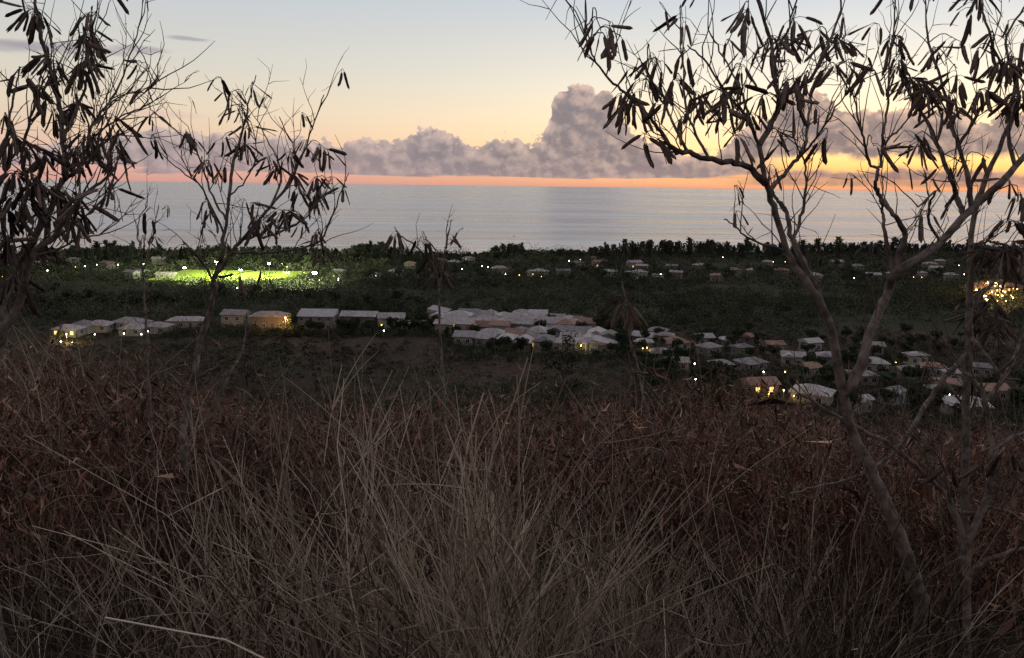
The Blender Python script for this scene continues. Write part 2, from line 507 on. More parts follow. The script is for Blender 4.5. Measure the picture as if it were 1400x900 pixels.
nt.links.new((b1 * 20.0 + b2 * 7.0 + b3 * 2.0 + b4 * .45).o, bn.inputs['Height']); nt.links.new(bn.outputs[0], b.inputs['Normal'])
yy = np.concatenate([np.linspace(500, 1600, 23), np.geomspace(1700, 90000, 30)])
xx = np.concatenate([-np.geomspace(90000, 900, 14), np.linspace(-800, 1000, 19), np.geomspace(1100, 90000, 14)])
SX, SY = np.meshgrid(xx, yy); SZ = np.zeros_like(SX)
ny, nx = SX.shape; idx = np.arange(ny * nx).reshape(ny, nx)
F = np.stack([idx[:-1, :-1], idx[:-1, 1:], idx[1:, 1:], idx[1:, :-1]], -1).reshape(-1, 4)
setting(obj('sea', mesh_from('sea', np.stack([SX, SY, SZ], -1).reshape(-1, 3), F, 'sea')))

# ------------------------------------------------------------------ sports pitch
pv, pf = [], []
for j in range(9):
    for i in range(13):
        x = -224 + i * 88 / 12; y = 459 + j * 58 / 8
        pv.append((x, y, 6.66))
for j in range(8):
    for i in range(12): pf.append((j * 13 + i, j * 13 + i + 1, j * 13 + i + 14, j * 13 + i + 13))
setting(obj('sports_pitch', mesh_from('sports_pitch', pv, pf, 'pitch_grass')))

# ------------------------------------------------------------------ houses
HOUSES = []                                              # (x, y, radius) kept free of scrub
_win = {}


def window_mesh(kind):
    if kind not in _win:
        if kind == 'frame':
            m = MB()
            m.box(-.70, .70, -.06, .04, -.75, -.62); m.box(-.70, .70, -.06, .04, .62, .75)
            m.box(-.70, -.58, -.06, .04, -.62, .62); m.box(.58, .70, -.06, .04, -.62, .62); m.box(-.04, .04, -.05, .04, -.62, .62)
            _win[kind] = mesh_from('window', np.array(m.v), m.f, 'frame_paint')
        else:
            m = MB().box(-.58, .58, -.03, .03, -.62, .62)
            _win[kind] = mesh_from('pane', np.array(m.v), m.f, kind)
        if kind == 'frame': pass
    return _win[kind]


def roof_solid(w, d, h, kind, over, rise):
    x0, x1, y0, y1 = -w / 2 - over, w / 2 + over, -d / 2 - over, d / 2 + over
    t = .16
    low = [(x0, y0, h), (x1, y0, h), (x1, y1, h), (x0, y1, h)]
    mid = [(x, y, z + t) for x, y, z in low]
    m = MB()
    if kind == 'flat':
        m.box(x0, x1, y0, y1, h, h + .28); m.box(x0, x1, y0, y0 + .2, h + .28, h + .6); m.box(x0, x1, y1 - .2, y1, h + .28, h + .6)
        return m
    if kind == 'shed':
        top = [(x0, y0, h + t), (x1, y0, h + t), (x1, y1, h + rise), (x0, y1, h + rise)]
        return m.add(low + top, [(3, 2, 1, 0), (4, 5, 6, 7), (0, 1, 5, 4), (1, 2, 6, 5), (2, 3, 7, 6), (3, 0, 4, 7)])
    ins = 0.0 if kind == 'gable' else min((y1 - y0) * .5, (x1 - x0) * .5 - .05)
    rid = [(x0 + ins, (y0 + y1) / 2, h + t + rise), (x1 - ins, (y0 + y1) / 2, h + t + rise)]
    V = low + mid + rid
    return m.add(V, [(3, 2, 1, 0), (0, 1, 5, 4), (1, 2, 6, 5), (2, 3, 7, 6), (3, 0, 4, 7), (4, 5, 9, 8), (5, 6, 9), (6, 7, 8, 9), (7, 4, 8)])


def house(loc, rz, w, d, h, roof, rmat, wmat, label, group=None, lit=(), nwin=None, rise=None, floors=1, chimney=False, name='house', cat='house', wing=False):
    x, y = loc[0], loc[1]
    zs = [float(ground_z(x + a * w * .5, y + b_ * d * .5)) for a in (-1, 1) for b_ in (-1, 1)]
    z = min(zs) - .15; dz = max(zs) - z
    HOUSES.append((x, y, max(w, d) * .62 + 1.0))
    r = empty(name, (x, y, z), rz); tag(r, label, cat, group)
    h = h + dz * .6
    MB().box(-w / 2, w / 2, -d / 2, d / 2, -.6, h + .02).build('wall', wmat, r)
    if rise is None: rise = d * .24
    rf = roof_solid(w, d, h + .02, roof, .5, rise).build('roof', rmat, r)
    if chimney: MB().box(w * .18, w * .18 + .7, -.2, .5, h + rise * .4, h + rise + .9).build('chimney', wmat, rf)
    if roof in ('gable', 'hip') and wing:
        m = roof_solid(d * .8, w * .45, h + .02, roof, .4, rise * .8)
        m.v = [(-yy - w * .22, xx - d * .38, zz + .03) for xx, yy, zz in m.v]
        m.build('porch_roof', rmat, r)
        for sx in (-1, 1):
            MB().box(-w * .22 + sx * w * .2 - .12, -w * .22 + sx * w * .2 + .12, -d * .74, -d * .74 + .24, -.6, h + .02).build('porch_post', wmat, r)
    n = nwin or max(2, int(w / 3.0)); k = 0
    door_i = n // 2
    for fl in range(floors):
        zc = 1.55 + dz * .5 + fl * 2.75
        for i in range(n):
            xx = -w / 2 + (i + .5) * w / n
            if fl == 0 and i == door_i and n > 2:
                dr = MB().box(xx - .48, xx + .48, -d / 2 - .05, -d / 2 + .03, zc - 1.5, zc + .62).build('door', 'door_wood', r)
                MB().box(xx + .32, xx + .38, -d / 2 - .10, -d / 2 - .05, zc - .5, zc - .38).build('handle', 'pole_metal', dr)
                continue
            if zc + .75 > h: continue
            wo = obj('window', window_mesh('frame'), r, (xx, -d / 2, zc))
            obj('pane', window_mesh('window_lit' if k in lit else 'window_dark'), wo, (0, -.012, 0)); k += 1
        for sgn in (-1, 1):
            if zc + .75 > h: continue
            wo = obj('window', window_mesh('frame'), r, (sgn * w / 2, 0, zc)); wo.rotation_euler = (0, 0, sgn * math.pi / 2)
            obj('pane', window_mesh('window_dark'), wo, (0, -.012, 0))
    return r


def gp(px, py): return ground_at(px, py)


WING = [False]


def describe(what, kd):
    """roof and wall materials of a house drawn at random, with the label that tells it by them"""
    rm = random.choice(('roof_lilac', 'roof_lilac', 'roof_lilac', 'roof_white', 'roof_white', 'roof_tile')); wm = random.choice(('wall_white', 'wall_cream', 'wall_white')); WING[0] = random.random() < .33 and kd != 'slope'
    return rm, wm, '%s %s-roofed %s%s %s' % ({'roof_lilac': 'lilac-grey', 'roof_white': 'whitish', 'roof_tile': 'tile red'}[rm], kd, {'wall_white': 'white', 'wall_cream': 'cream'}[wm], ' porched' if WING[0] else '', what)



# the row on the brown field, left to middle (base pixel, metres)
row = [
    (253, 449, 15, 7, 3.0, 'hip', 'roof_lilac', 'wall_white', 'low white-walled house with broad pale hip roof on the brown field', 1, (), .1),
    (319, 450, 9, 8, 5.9, 'gable', 'roof_lilac', 'wall_white', 'tall narrow two storey pale house with dark upstairs windows', 2, (), -.1),
    (366, 449, 14, 8, 5.0, 'hip', 'roof_lilac', 'wall_grey', 'grey two storey house whose end wall glows orange', 2, (), .05),
    (431, 452, 14, 9, 5.6, 'shed', 'roof_white', 'wall_cream', 'boxy cream two storey house under a pale sloping sheet roof', 2, (), .0),
    (490, 450, 14, 8, 4.9, 'gable', 'roof_lilac', 'wall_grey', 'long grey house with one yellow lit window under a lilac roof', 2, (3,), -.05),
    (534, 452, 10, 8, 4.9, 'gable', 'roof_lilac', 'wall_white', 'pale house with tall dark windows beside a yellow porch light', 2, (), .08),
    (566, 454, 8, 7, 3.0, 'flat', 'roof_white', 'wall_cream', 'small flat-roofed cream annex between the row and the big complex', 1, (), .1)]
for px, py, w, d, h, rf, rm, wm, lb, fl, lit, rz in row:
    p = gp(px, py); w *= .92; d *= .8; h *= .92; house((p[0], p[1] + d / 2), rz, w, d, h, rf, rm, wm, lb, None, lit, floors=fl)

# far-left group below the dark trees
for px, py, w, d, lb in ((89, 461, 9, 6, 'brightly lit low house beside a glowing yellow tree'), (110, 456, 8, 7, None), (131, 455, 8, 6, None), (174, 452, 12, 7, None), (178, 460, 8, 6, None), (212, 457, 8, 6, None)):
    p = gp(px, py)
    house((p[0], p[1] + d / 2), random.uniform(-.3, .3), w, d, 2.5, 'hip', 'roof_lilac', 'wall_white', lb or 'low pale hip-roofed cottage with a small white lamp before it', None if lb else 'cottages on the brown field', (0, 1, 2) if lb else ())

# terraced complex of overlapping pale roofs
c0 = gp(640, 474); c1 = gp(850, 486); k = 0
rowdir = unit(c1 - c0)[:2]; perp = np.array((-rowdir[1], rowdir[0])); brz = math.atan2(rowdir[1], rowdir[0])
L = np.linalg.norm((c1 - c0)[:2])
CTREES = []
for rr in range(7):
    nn = 9
    for i in range(nn):
        if random.random() < .20: CTREES.append(c0[:2] + rowdir * ((i + .5 * (rr % 2)) / nn * (L + 10) - 8 - rr * 2.5) + perp * (rr * 8.6 + 4)); continue
        t = (i + .5 * (rr % 2)) / nn * (L + 10) - 8 - rr * 2.5
        q_ = c0[:2] + rowdir * (t + random.uniform(-1, 1)) + perp * (rr * 8.6 + random.uniform(-1.5, 1.5) + 4)
        w = random.uniform(6.0, 9.5); d = random.uniform(5, 7)
        kd = random.choice(('hip', 'gable', 'gable', 'shed')); k += 1
        house(q_, brz + random.choice((0, 0, math.pi / 2)) + random.uniform(-.12, .12), w, d, random.uniform(2.6, 4.2), kd, *describe('house in the dense terraced complex', {'hip': 'hip', 'gable': 'gable', 'shed': 'slope'}[kd]), 'houses of the terraced complex', (1,) if random.random() < .08 else (), wing=WING[0])

# scattered garden houses below the right-hand trees
scat = [(881, 470, 9), (901, 462, 8), (924, 480, 11), (927, 507, 8), (948, 510, 7), (971, 487, 8), (997, 475, 7), (1031, 472, 7), (1029, 508, 10), (1087, 502, 8), (1106, 516, 8),
        (1117, 554, 11), (1111, 481, 7), (1136, 501, 8), (1197, 486, 7), (1198, 512, 9), (1178, 566, 6), (1223, 554, 7), (1279, 516, 7), (1360, 548, 9), (1330, 570, 11), (1310, 524, 7),
        (1285, 548, 6), (1136, 552, 6), (1255, 500, 7), (1060, 484, 7), (905, 494, 8), (988, 512, 7), (1345, 516, 7), (1160, 528, 7)]
scat += [(880 + 26 * i + random.uniform(-9, 9), 474 + 3.0 * i + random.uniform(-10, 22), random.uniform(6, 8.5)) for i in range(19)]
for px, py, w in scat:
    w *= .8; p = gp(px, py); d = w * random.uniform(.65, .85)
    if any(math.hypot(p[0] - hx, p[1] + d / 2 - hy) < hr + w * .5 - .6 for hx, hy, hr in HOUSES): continue
    kd = random.choice(('hip', 'gable', 'hip'))
    house((p[0], p[1] + d / 2), random.uniform(-.6, .6), w, d, random.uniform(2.5, 3.2), kd, *describe('bungalow among garden trees below the slope', kd), 'bungalows among the garden trees', (), wing=WING[0])
p = gp(1044, 541); house((p[0], p[1] + 3.5), .15, 7.5, 5.5, 2.7, 'gable', 'roof_tile', 'wall_cream', 'small tile-roofed house with orange lit windows and a porch lamp', None, (0, 1, 2, 3), wing=True)

# houses behind the beach
far = [(683, 375), (730, 378), (738, 379), (770, 378), (808, 358), (820, 366), (835, 379), (863, 381), (874, 382), (868, 367), (878, 372), (919, 370), (925, 382), (958, 368), (982, 385), (1004, 377),
       (1032, 377), (1070, 377), (1114, 385), (1196, 383), (1174, 372), (1274, 366), (1287, 364), (1281, 375), (1303, 385), (143, 366), (152, 368), (178, 381), (192, 380), (215, 362), (600, 362), (620, 366),
       (560, 368), (640, 360), (540, 377), (510, 381), (463, 380), (1050, 366), (900, 384), (790, 366), (1225, 380), (1260, 382), (1145, 366), (98, 362), (125, 358), (20, 370), (50, 366)]
for px, py in far:
    p = gp(px, py); w = random.uniform(6.5, 10.5); d = w * .65
    kd = random.choice(('hip', 'gable'))
    house((p[0], p[1] + d / 2), random.uniform(-.5, .5), w, d, random.uniform(2.8, 4.4), kd, RM := random.choice(('roof_white', 'roof_lilac', 'roof_lilac', 'roof_tile')), random.choice(('wall_white', 'wall_cream')),
          'small %s %s-roofed house among dark trees behind the beach' % ({'roof_white': 'whitish', 'roof_lilac': 'lilac-grey', 'roof_tile': 'tile red'}[RM], kd), 'houses behind the beach', (0,) if random.random() < .15 else (), nwin=3)
p = gp(229, 381); house((p[0] - 2, p[1] + 3), .05, 11, 5, 2.6, 'gable', 'roof_lilac', 'wall_grey', 'long grey clubhouse lit at the end of the floodlit pitch', None, (), nwin=4, cat='clubhouse', name='clubhouse')
# the compound glowing orange on the right
for i, (px, py, w) in enumerate(((1338, 400, 8), (1352, 396, 9), (1370, 394, 8), (1350, 410, 8), (1368, 407, 8), (1388, 400, 9))):
    p = gp(px, py)
    house((p[0], p[1] + 4), random.uniform(-.3, .3), w, 6, 3.4, 'hip', 'roof_tile', 'wall_cream', 'tile-roofed hotel block in the compound glowing with orange lamps', 'hotel blocks in the orange compound', (0, 2, 3), floors=1, name='hotel_block', cat='hotel')

# ------------------------------------------------------------------ lamps
_lm = {}


def ball(r, n=6, m=8):
    V, F = [(0, 0, r)], []
    for i in range(1, n):
        for j in range(m):
            a, t = math.pi * i / n, 2 * math.pi * j / m
            V.append((r * math.sin(a) * math.cos(t), r * math.sin(a) * math.sin(t), r * math.cos(a)))
    V.append((0, 0, -r)); e = len(V) - 1
    for j in range(m):
        F.append((0, 1 + j, 1 + (j + 1) % m)); F.append((e, e - m + (j + 1) % m, e - m + j))
    for i in range(n - 2):
        for j in range(m): F.append((1 + i * m + j, 1 + (i + 1) * m + j, 1 + (i + 1) * m + (j + 1) % m, 1 + i * m + (j + 1) % m))
    return V, F


def lamp(px, py, colour, hgt, label, group, watt=0.0, r=.3):
    p = gp(px, py + 4)
    if p is None: return
    for _ in range(3):
        d = np.dot(p - EYE, FWD); p = gp(px, py + hgt * FPX / d) if gp(px, py + hgt * FPX / d) is not None else p
    t = empty('street_lamp', p); tag(t, label, 'lamp', group)
    key = (colour, r, hgt)
    if key not in _lm:
        V, F = ball(r)
        hm = mesh_from('lamp_head', V, F, 'lamp_' + colour, smooth=True)
        V, F = tube_arrays(np.array(((0, 0, -.3), (0, 0, hgt * .6), (0, 0, hgt - r * .8))), np.array((.09, .07, .05)), 6)
        _lm[key] = (hm, mesh_from('pole', V, F, 'pole_metal'))
    hm, pm = _lm[key]
    obj('pole', pm, t); h_ = obj('lamp_head', hm, t, (0, 0, hgt))
    if watt:
        ld = bpy.data.lights.new('bulb', 'POINT'); ld.energy = watt; ld.shadow_soft_size = r
        ld.color = {'white': (1, .93, .8), 'orange': (1, .5, .14), 'yellow': (1, .76, .25)}[colour]
        lo = bpy.data.objects.new('bulb', ld); link(lo, t); lo.location = (0, -.1 - r, hgt - r)
    return t


LBL = {'white': 'white street lamp shining among the houses behind the beach', 'orange': 'orange street lamp shining among the trees behind the beach', 'yellow': 'yellow lamp shining by a house behind the beach'}
farlamps = [(138, 351, 'orange'), (104, 365, 'orange'), (117, 364, 'white'), (166, 348, 'white'), (162, 362, 'white'), (197, 361, 'white'), (133, 362, 'white'), (66, 370, 'white'), (4, 378, 'orange'), (10, 357, 'orange'),
            (252, 349, 'orange'), (267, 354, 'white'), (393, 365, 'orange'), (416, 373, 'yellow'), (437, 383, 'yellow'), (463, 383, 'white'), (325, 394, 'white'), (1133, 349, 'white'), (1201, 363, 'white'),
            (1167, 380, 'white'), (1310, 363, 'white'), (1317, 375, 'white'), (1248, 379, 'yellow'), (1259, 379, 'yellow'), (637, 354, 'yellow'), (778, 357, 'white'), (691, 375, 'white'), (710, 376, 'yellow'),
            (740, 378, 'yellow'), (903, 375, 'white'), (853, 357, 'yellow'), (965, 366, 'white'), (793, 355, 'yellow'), (659, 364, 'white'), (667, 365, 'white'), (632, 368, 'white'), (528, 353, 'orange'),
            (1073, 358, 'yellow'), (1057, 358, 'white'), (514, 377, 'yellow'), (463, 381, 'white'), (988, 352, 'white')]
for px, py, c in farlamps:
    lamp(px, py, c, 4.5, LBL[c], c + ' lamps behind the beach', 60, random.choice((.15, .18, .24, .30)))
for px, py in ((130, 457), (170, 456), (194, 457), (203, 453), (84, 467), (100, 468)):
    lamp(px, py, 'white', 2.2, 'small white lamp standing by the cottages on the brown field', 'white lamps by the cottages', 25, .17)
for px, py in ((467, 439), (506, 446), (525, 452)):
    lamp(px, py, 'white', 2.6, 'small white lamp in front of the row of two storey houses', 'white lamps before the row of houses', 20, .16)
for px, py, w in ((878, 476, 60), (884, 475, 60), (1072, 508, 120), (1143, 508, 60), (1070, 533, 120), (1084, 541, 200), (1200, 493, 300), (1223, 495, 300), (810, 468, 260), (794, 472, 200), (625, 442, 200), (650, 440, 120), (522, 444, 80)):
    lamp(px, py, 'yellow', 3.2, 'warm yellow garden lamp between the pale roofs', 'yellow lamps between the pale roofs', w, .2)
for px, py in ((949, 497), (1043, 508), (1371, 532), (1296, 539), (950, 518)):
    lamp(px, py, 'white', 2.8, 'small white garden lamp beside the bungalows', 'white lamps beside the bungalows', 40, .16)
lamp(391, 434, 'orange', 5.0, 'orange lamp lighting the end wall of the grey two storey house', None, 6000, .34)
lamp(1050, 536, 'orange', 2.4, 'orange porch lamp before the tile-roofed house', None, 900, .2)
lamp(92, 457, 'yellow', 3.0, 'dazzling yellow lamp under a small tree beside the low cottages', None, 3000, .3)
for i in range(30):
    px = 1332 + 58 * random.random(); py = 385 + 28 * random.random()
    lamp(px, py, random.choice(('orange', 'orange', 'yellow')), 4.4, 'orange lamp in the glowing compound of tiled blocks', 'lamps of the orange compound', 1500, .26)

# floodlight masts round the pitch
def flood(px, py, label, aim, watt, big=1.0):
    hgt = 10.0
    p = gp(px, py + 8)
    for _ in range(4):
        d = np.dot(p - EYE, FWD); p = gp(px, py + hgt * FPX / d)
    t = empty('floodlight_mast', p); tag(t, label, 'floodlight', 'floodlight masts round the pitch')
    V, F = tube_arrays(np.array(((0, 0, -.4), (0, 0, 5), (0, 0, hgt))), np.array((.18, .14, .10)), 8)
    obj('pole', mesh_from('pole', V, F, 'pole_metal'), t)
    MB().box(-.9, .9, -.06, .06, hgt - .1, hgt + .04).build('crossbar', 'pole_metal', t)
    for sx in (-.5, .5):
        V, F = ball(.34 * big); V = [(a + sx, b_ - .12, c * .8 + hgt + .3) for a, b_, c in V]
        obj('lamp_head', mesh_from('lamp_head', V, F, 'flood_white', smooth=True), t)
    ld = bpy.data.lights.new('floodlight', 'SPOT'); ld.energy = watt; ld.spot_size = rad(150); ld.spot_blend = .7; ld.color = (.86, 1, .52); ld.shadow_soft_size = .4
    lo = bpy.data.objects.new('floodlight', ld); link(lo, t)
    lo.location = (0, 0, hgt + .9)
    dv = Vector(aim) - Vector(p) - Vector((0, 0, hgt)); lo.rotation_euler = (-dv).to_track_quat('Z', 'Y').to_euler()


PC = (-180, 488, 6.7)
for px, py, lb, w in ((254, 367, 'floodlight mast beside the clubhouse end of the pitch', 255000), (297, 359, 'tall white floodlight mast behind the pitch, first from the clubhouse', 255000),
                      (330, 370, 'dim floodlight mast halfway along the far side of the pitch', 90000), (369, 361, 'tall white floodlight mast on a clear pole behind the pitch', 255000),
                      (394, 374, 'floodlight mast past the pitch corner near an orange lamp', 70000), (431, 374, 'brightest yellow-white floodlight mast standing clear of the pitch', 140000)):
    flood(px, py, lb, PC, w, 2.0 if px == 431 else 1.15)

# ------------------------------------------------------------------ vegetation of the plain
TL = np.array(((-60, 346), (0, 346), (60, 340), (110, 338), (160, 334), (230, 340), (300, 336), (380, 336), (470, 340), (495, 332), (530, 333), (560, 342), (600, 344), (640, 349), (668, 346), (674, 334), (712, 334), (722, 348),
               (750, 347), (765, 340), (790, 342), (815, 336), (845, 331), (880, 329), (930, 328), (985, 330), (1050, 332), (1120, 331), (1180, 330), (1250, 332), (1320, 333), (1400, 336), (1480, 336)), float)


def free_mask(x, y, grow=0.0):
    ok = np.ones(len(x), bool)
    for hx, hy, hr in HOUSES: ok &= (x - hx) ** 2 + (y - hy) ** 2 > (hr + grow) ** 2
    ok &= ~((np.abs(x + 180) < 48) & (y > 452) & (y < 522))
    return ok


def wav(x, y, s=1.0, ph=0.0):
    return (np.sin(x * .021 * s + ph) + np.sin(y * .027 * s + 1.3 + ph) + np.sin((x + y) * .037 * s + 2 * ph) + np.sin((x - 1.7 * y) * .016 * s + ph)) / 4


def scrub(n, y0, y1, size, leaves, leaf, bias, hmul=1.0):
    """bush mass: centres, then leaf quads over each lumpy dome"""
    u = RNG.random(n * 3); y = np.sqrt(y0 ** 2 + u * (y1 ** 2 - y0 ** 2)); x = (RNG.random(n * 3) * 2 - 1) * .76 * y
    dens = wav(x, y, 1.4) + bias
    ok = (RNG.random(n * 3) < np.clip(.55 + dens, 0, 1)) & free_mask(x, y) & (y < coast(x) - 20)
    x, y = x[ok][:n], y[ok][:n]; n = len(x)
    s = size * RNG.lognormal(0, .48, n); hh = s * RNG.uniform(.38, .72, n) * hmul
    z = ground_z(x, y)
    dirs = unit(RNG.normal(size=(n, leaves, 3))); dirs[..., 2] = np.abs(dirs[..., 2]) * 1.1 - .12; dirs = unit(dirs)
    lump = 1 + .28 * np.sin(dirs[..., 0] * 5 + RNG.random((n, 1)) * 6) * np.cos(dirs[..., 1] * 6 + RNG.random((n, 1)) * 6)
    rr = lump * RNG.uniform(.72, 1.06, (n, leaves))
    C = np.stack([x[:, None] + dirs[..., 0] * s[:, None] * rr * .5, y[:, None] + dirs[..., 1] * s[:, None] * rr * .5, z[:, None] + .1 + np.maximum(dirs[..., 2], 0) * hh[:, None] * rr], -1).reshape(-1, 3)
    D = unit(RNG.normal(size=C.shape) + np.array((0, 0, .5)) + dirs.reshape(-1, 3) * .5); W = unit(np.cross(D, unit(RNG.normal(size=C.shape))))
    ls = leaf * RNG.uniform(.6, 1.3, len(C))
    V, F = batch_leaves(C - D * ls[:, None] * .5, D, W, ls, ls * .75)
    tb = np.clip(.40 + .36 * wav(x, y, 2.2, 1) + RNG.normal(0, .20, n), 0, 1)
    t = np.clip(np.repeat(np.repeat(tb, leaves) + RNG.normal(0, .10, len(C)), 4), 0, 1)
    return V, F, t


def belt(n):
    """the close-packed understorey of the beach wood: upright feathery clumps"""
    px = RNG.uniform(-60, 1460, n); u = (px - 700) / FPX; y = np.full(n, 740.0); off = RNG.uniform(10, 125, n)
    for _ in range(6): y = coast(u * y) - off
    x = u * y; z = ground_z(x, y)
    top = np.interp(px, TL[:, 0], TL[:, 1]) + RNG.exponential(5.0, n)
    d = FWD[None] + u[:, None] * RGT[None] - ((top - 450) / FPX)[:, None] * UP[None]
    hh = np.clip(CAM_Z + d[:, 2] * y / d[:, 1] - z, 2, 15); lv = 70
    s = RNG.uniform(3, 6, n); f = RNG.uniform(0, 1, (n, lv)) ** .8
    ang = RNG.uniform(0, 6.28, (n, lv)); rr = s[:, None] * .5 * (1.05 - f * .75) * RNG.uniform(.5, 1.1, (n, lv))
    C = np.stack([x[:, None] + np.cos(ang) * rr, y[:, None] + np.sin(ang) * rr, z[:, None] + hh[:, None] * (.05 + .9 * f)], -1).reshape(-1, 3)
    D = unit(RNG.normal(0, .35, C.shape) + np.array((0, 0, 1.0))); W = unit(np.cross(D, RNG.normal(size=C.shape))); ls = RNG.uniform(.9, 2.0, len(C))
    V, F = batch_leaves(C - D * ls[:, None] * .5, D, W, ls, ls * .45)
    return V, F, np.repeat(np.clip(np.repeat(RNG.normal(.28, .14, n), lv) + RNG.normal(0, .1, len(C)), 0, 1), 4)


def hedge(n):
    """low garden growth packed between the houses at the foot of the slope"""
    P = []
    while len(P) < n:
        px, py = random.choice(((random.uniform(865, 1400), random.uniform(462, 590)), (random.uniform(600, 870), random.uniform(446, 496)), (random.uniform(220, 600), random.uniform(448, 462))))
        p = gp(px, py)
        if p is not None and free_mask(p[:1], p[1:2], -1.2)[0]: P.append(p)
    P = np.array(P); n = len(P); lv = 70
    s = RNG.uniform(1.6, 4.6, n); hh = s * RNG.uniform(.45, 1.0, n)
    dirs = unit(RNG.normal(size=(n, lv, 3))); dirs[..., 2] = np.abs(dirs[..., 2])
    C = (P[:, None] + dirs * np.stack([s * .5, s * .5, hh], -1)[:, None] * RNG.uniform(.7, 1.08, (n, lv, 1))).reshape(-1, 3)
    D = unit(RNG.normal(size=C.shape) + np.array((0, 0, .5))); W = unit(np.cross(D, RNG.normal(size=C.shape))); ls = RNG.uniform(.25, .55, len(C))
    V, F = batch_leaves(C - D * .2, D, W, ls, ls * .7)
    return V, F, np.repeat(np.clip(np.repeat(RNG.normal(.35, .22, n), lv) + RNG.normal(0, .12, len(C)), 0, 1), 4)


def join(parts):
    Vs, Fs, ts, n = [], [], [], 0
    for V, F, t in parts: Vs.append(V); Fs.append(F + n); ts.append(t); n += len(V)
    return np.concatenate(Vs), np.concatenate(Fs), np.concatenate(ts)


V, F, t = join([scrub(2400, 300, 470, 7.0, 104, .66, .25, 1.0), scrub(2900, 430, 740, 8.2, 66, .95, .3, .95), scrub(4200, 150, 310, 2.7, 52, .42, .18, .7), belt(1500), hedge(1150)])
o = obj('scrub', mesh_from('scrub', V, F, 'scrub_leaf', t)); tag(o, 'dark green scrub covering the plain between the houses and the beach', 'scrub', None, 'stuff')


def make_casuarina(name, seed):
    g_ = np.random.default_rng(seed)
    r = empty(name, (0, 0, 0))
    V, F = tube_arrays(np.array(((0, 0, -.5), (.1, 0, 4), (0, .1, 8), (.05, 0, 13.5))), np.array((.28, .2, .13, .04)), 6)
    obj('trunk', mesh_from('trunk', V, F, 'trunk_far', smooth=True), r)
    Cs = []
    for i in range(64):
        zz = 1.2 + 13.2 * (i / 64) ** .95; out = (1.2 - abs(zz - 6.0) / 11.0) * g_.uniform(1.6, 4.0); a = g_.uniform(0, 6.28)
        tip = np.array((math.cos(a) * out, math.sin(a) * out, zz + out * g_.uniform(.35, 1.1)))
        for j in range(11):
            f = g_.uniform(.3, 1); Cs.append(np.array((0, 0, zz)) * (1 - f) + tip * f + g_.normal(0, .22, 3))
    C = np.array(Cs); D = unit(g_.normal(size=C.shape) * .45 + np.array((0, 0, .75)) + C * np.array((.22, .22, 0))); W = unit(np.cross(D, g_.normal(size=C.shape)))
    ls = g_.uniform(.9, 2.0, len(C)); V, F = batch_leaves(C - D * .3, D, W, ls, ls * .42)
    obj('crown', mesh_from('crown', V, F, 'casuarina_leaf', np.repeat(np.clip(g_.normal(.45, .22, len(C)), 0, 1), 4)), r)
    return r


def make_shade(name, seed, mat='garden_leaf', H=6.0):
    g_ = np.random.default_rng(seed); r = empty(name, (0, 0, 0))
    V, F, _ = join_tubes([(np.array(((0, 0, -.4), (.1, 0, H * .25), (0, .1, H * .55))), np.array((.22, .17, .10)))] +
                         [(np.array(((.05, .03, H * .3), (math.cos(a) * H * .13, math.sin(a) * H * .13, H * .5), (math.cos(a) * H * .27, math.sin(a) * H * .27, H * .68))), np.array((.11, .08, .03))) for a in g_.uniform(0, 6.28, 5)], 6)
    obj('trunk', mesh_from('trunk', V, F, 'trunk_far', smooth=True), r)
    cl = unit(g_.normal(size=(13, 3))) * np.array((.30, .30, .20)) * H * g_.uniform(.5, 1, (13, 1)) + np.array((0, 0, H * .68))
    C = (cl[:, None] + unit(g_.normal(size=(13, 42, 3))) * np.array((.16, .16, .12)) * H * g_.uniform(.6, 1.05, (13, 42, 1))).reshape(-1, 3)
    D = unit(g_.normal(size=C.shape) + np.array((0, 0, .2))); W = unit(np.cross(D, g_.normal(size=C.shape)))
    ls = g_.uniform(.35, .7, len(C)) * H / 6
    V, F = batch_leaves(C - D * ls[:, None] * .5, D, W, ls, ls * .7)
    obj('crown', mesh_from('crown', V, F, mat, np.repeat(np.clip(np.repeat(g_.normal(.45, .2, 13), 42) + g_.normal(0, .12, len(C)), 0, 1), 4)), r)
    return r


def make_palm(name, seed, H=5.0):
    g_ = np.random.default_rng(seed); r = empty(name, (0, 0, 0))
    V, F = tube_arrays(np.array(((0, 0, -.4), (.15, 0, H * .4), (.25, .1, H * .75), (.2, .1, H))), np.array((.20, .15, .13, .11)), 7)
    obj('trunk', mesh_from('trunk', V, F, 'trunk_far', smooth=True), r)
    me = []
    for v in range(2):
        s_ = np.linspace(0, 1, 9); Pm = np.stack([s_ * 2.6, s_ * 0, .9 * s_ * (1.1 - 1.5 * s_ * (1 + .3 * v))], -1)
        Vt, Ft = tube_arrays(Pm, np.linspace(.035, .01, 9), 4)
        C, D = [], []
        for q_ in np.linspace(.12, .98, 20):
            pp = np.array([np.interp(q_, s_, Pm[:, i]) for i in range(3)])
            for sg in (-1, 1): C.append(pp); D.append((.55, sg * .8, -.35))
        C = np.array(C); D = unit(np.array(D)); W = unit(np.cross(D, np.tile((0, 0, 1.0), (len(C), 1))))
        Vl, Fl = batch_leaves(C, D, W, np.full(len(C), .75), np.full(len(C), .10))
        Vv = np.concatenate([Vt, Vl]); Ff = np.concatenate([Ft, Fl + len(Vt)])
        me.append(mesh_from('frond', Vv, Ff, 'garden_leaf', np.full(len(Vv), .45 + .2 * v)))
    for i in range(13):
        f = obj('frond', me[i % 2], r, (.2, .1, H)); f.rotation_euler = (g_.uniform(-.2, .2), g_.uniform(-.5, .35), i * 2.4)
    return r


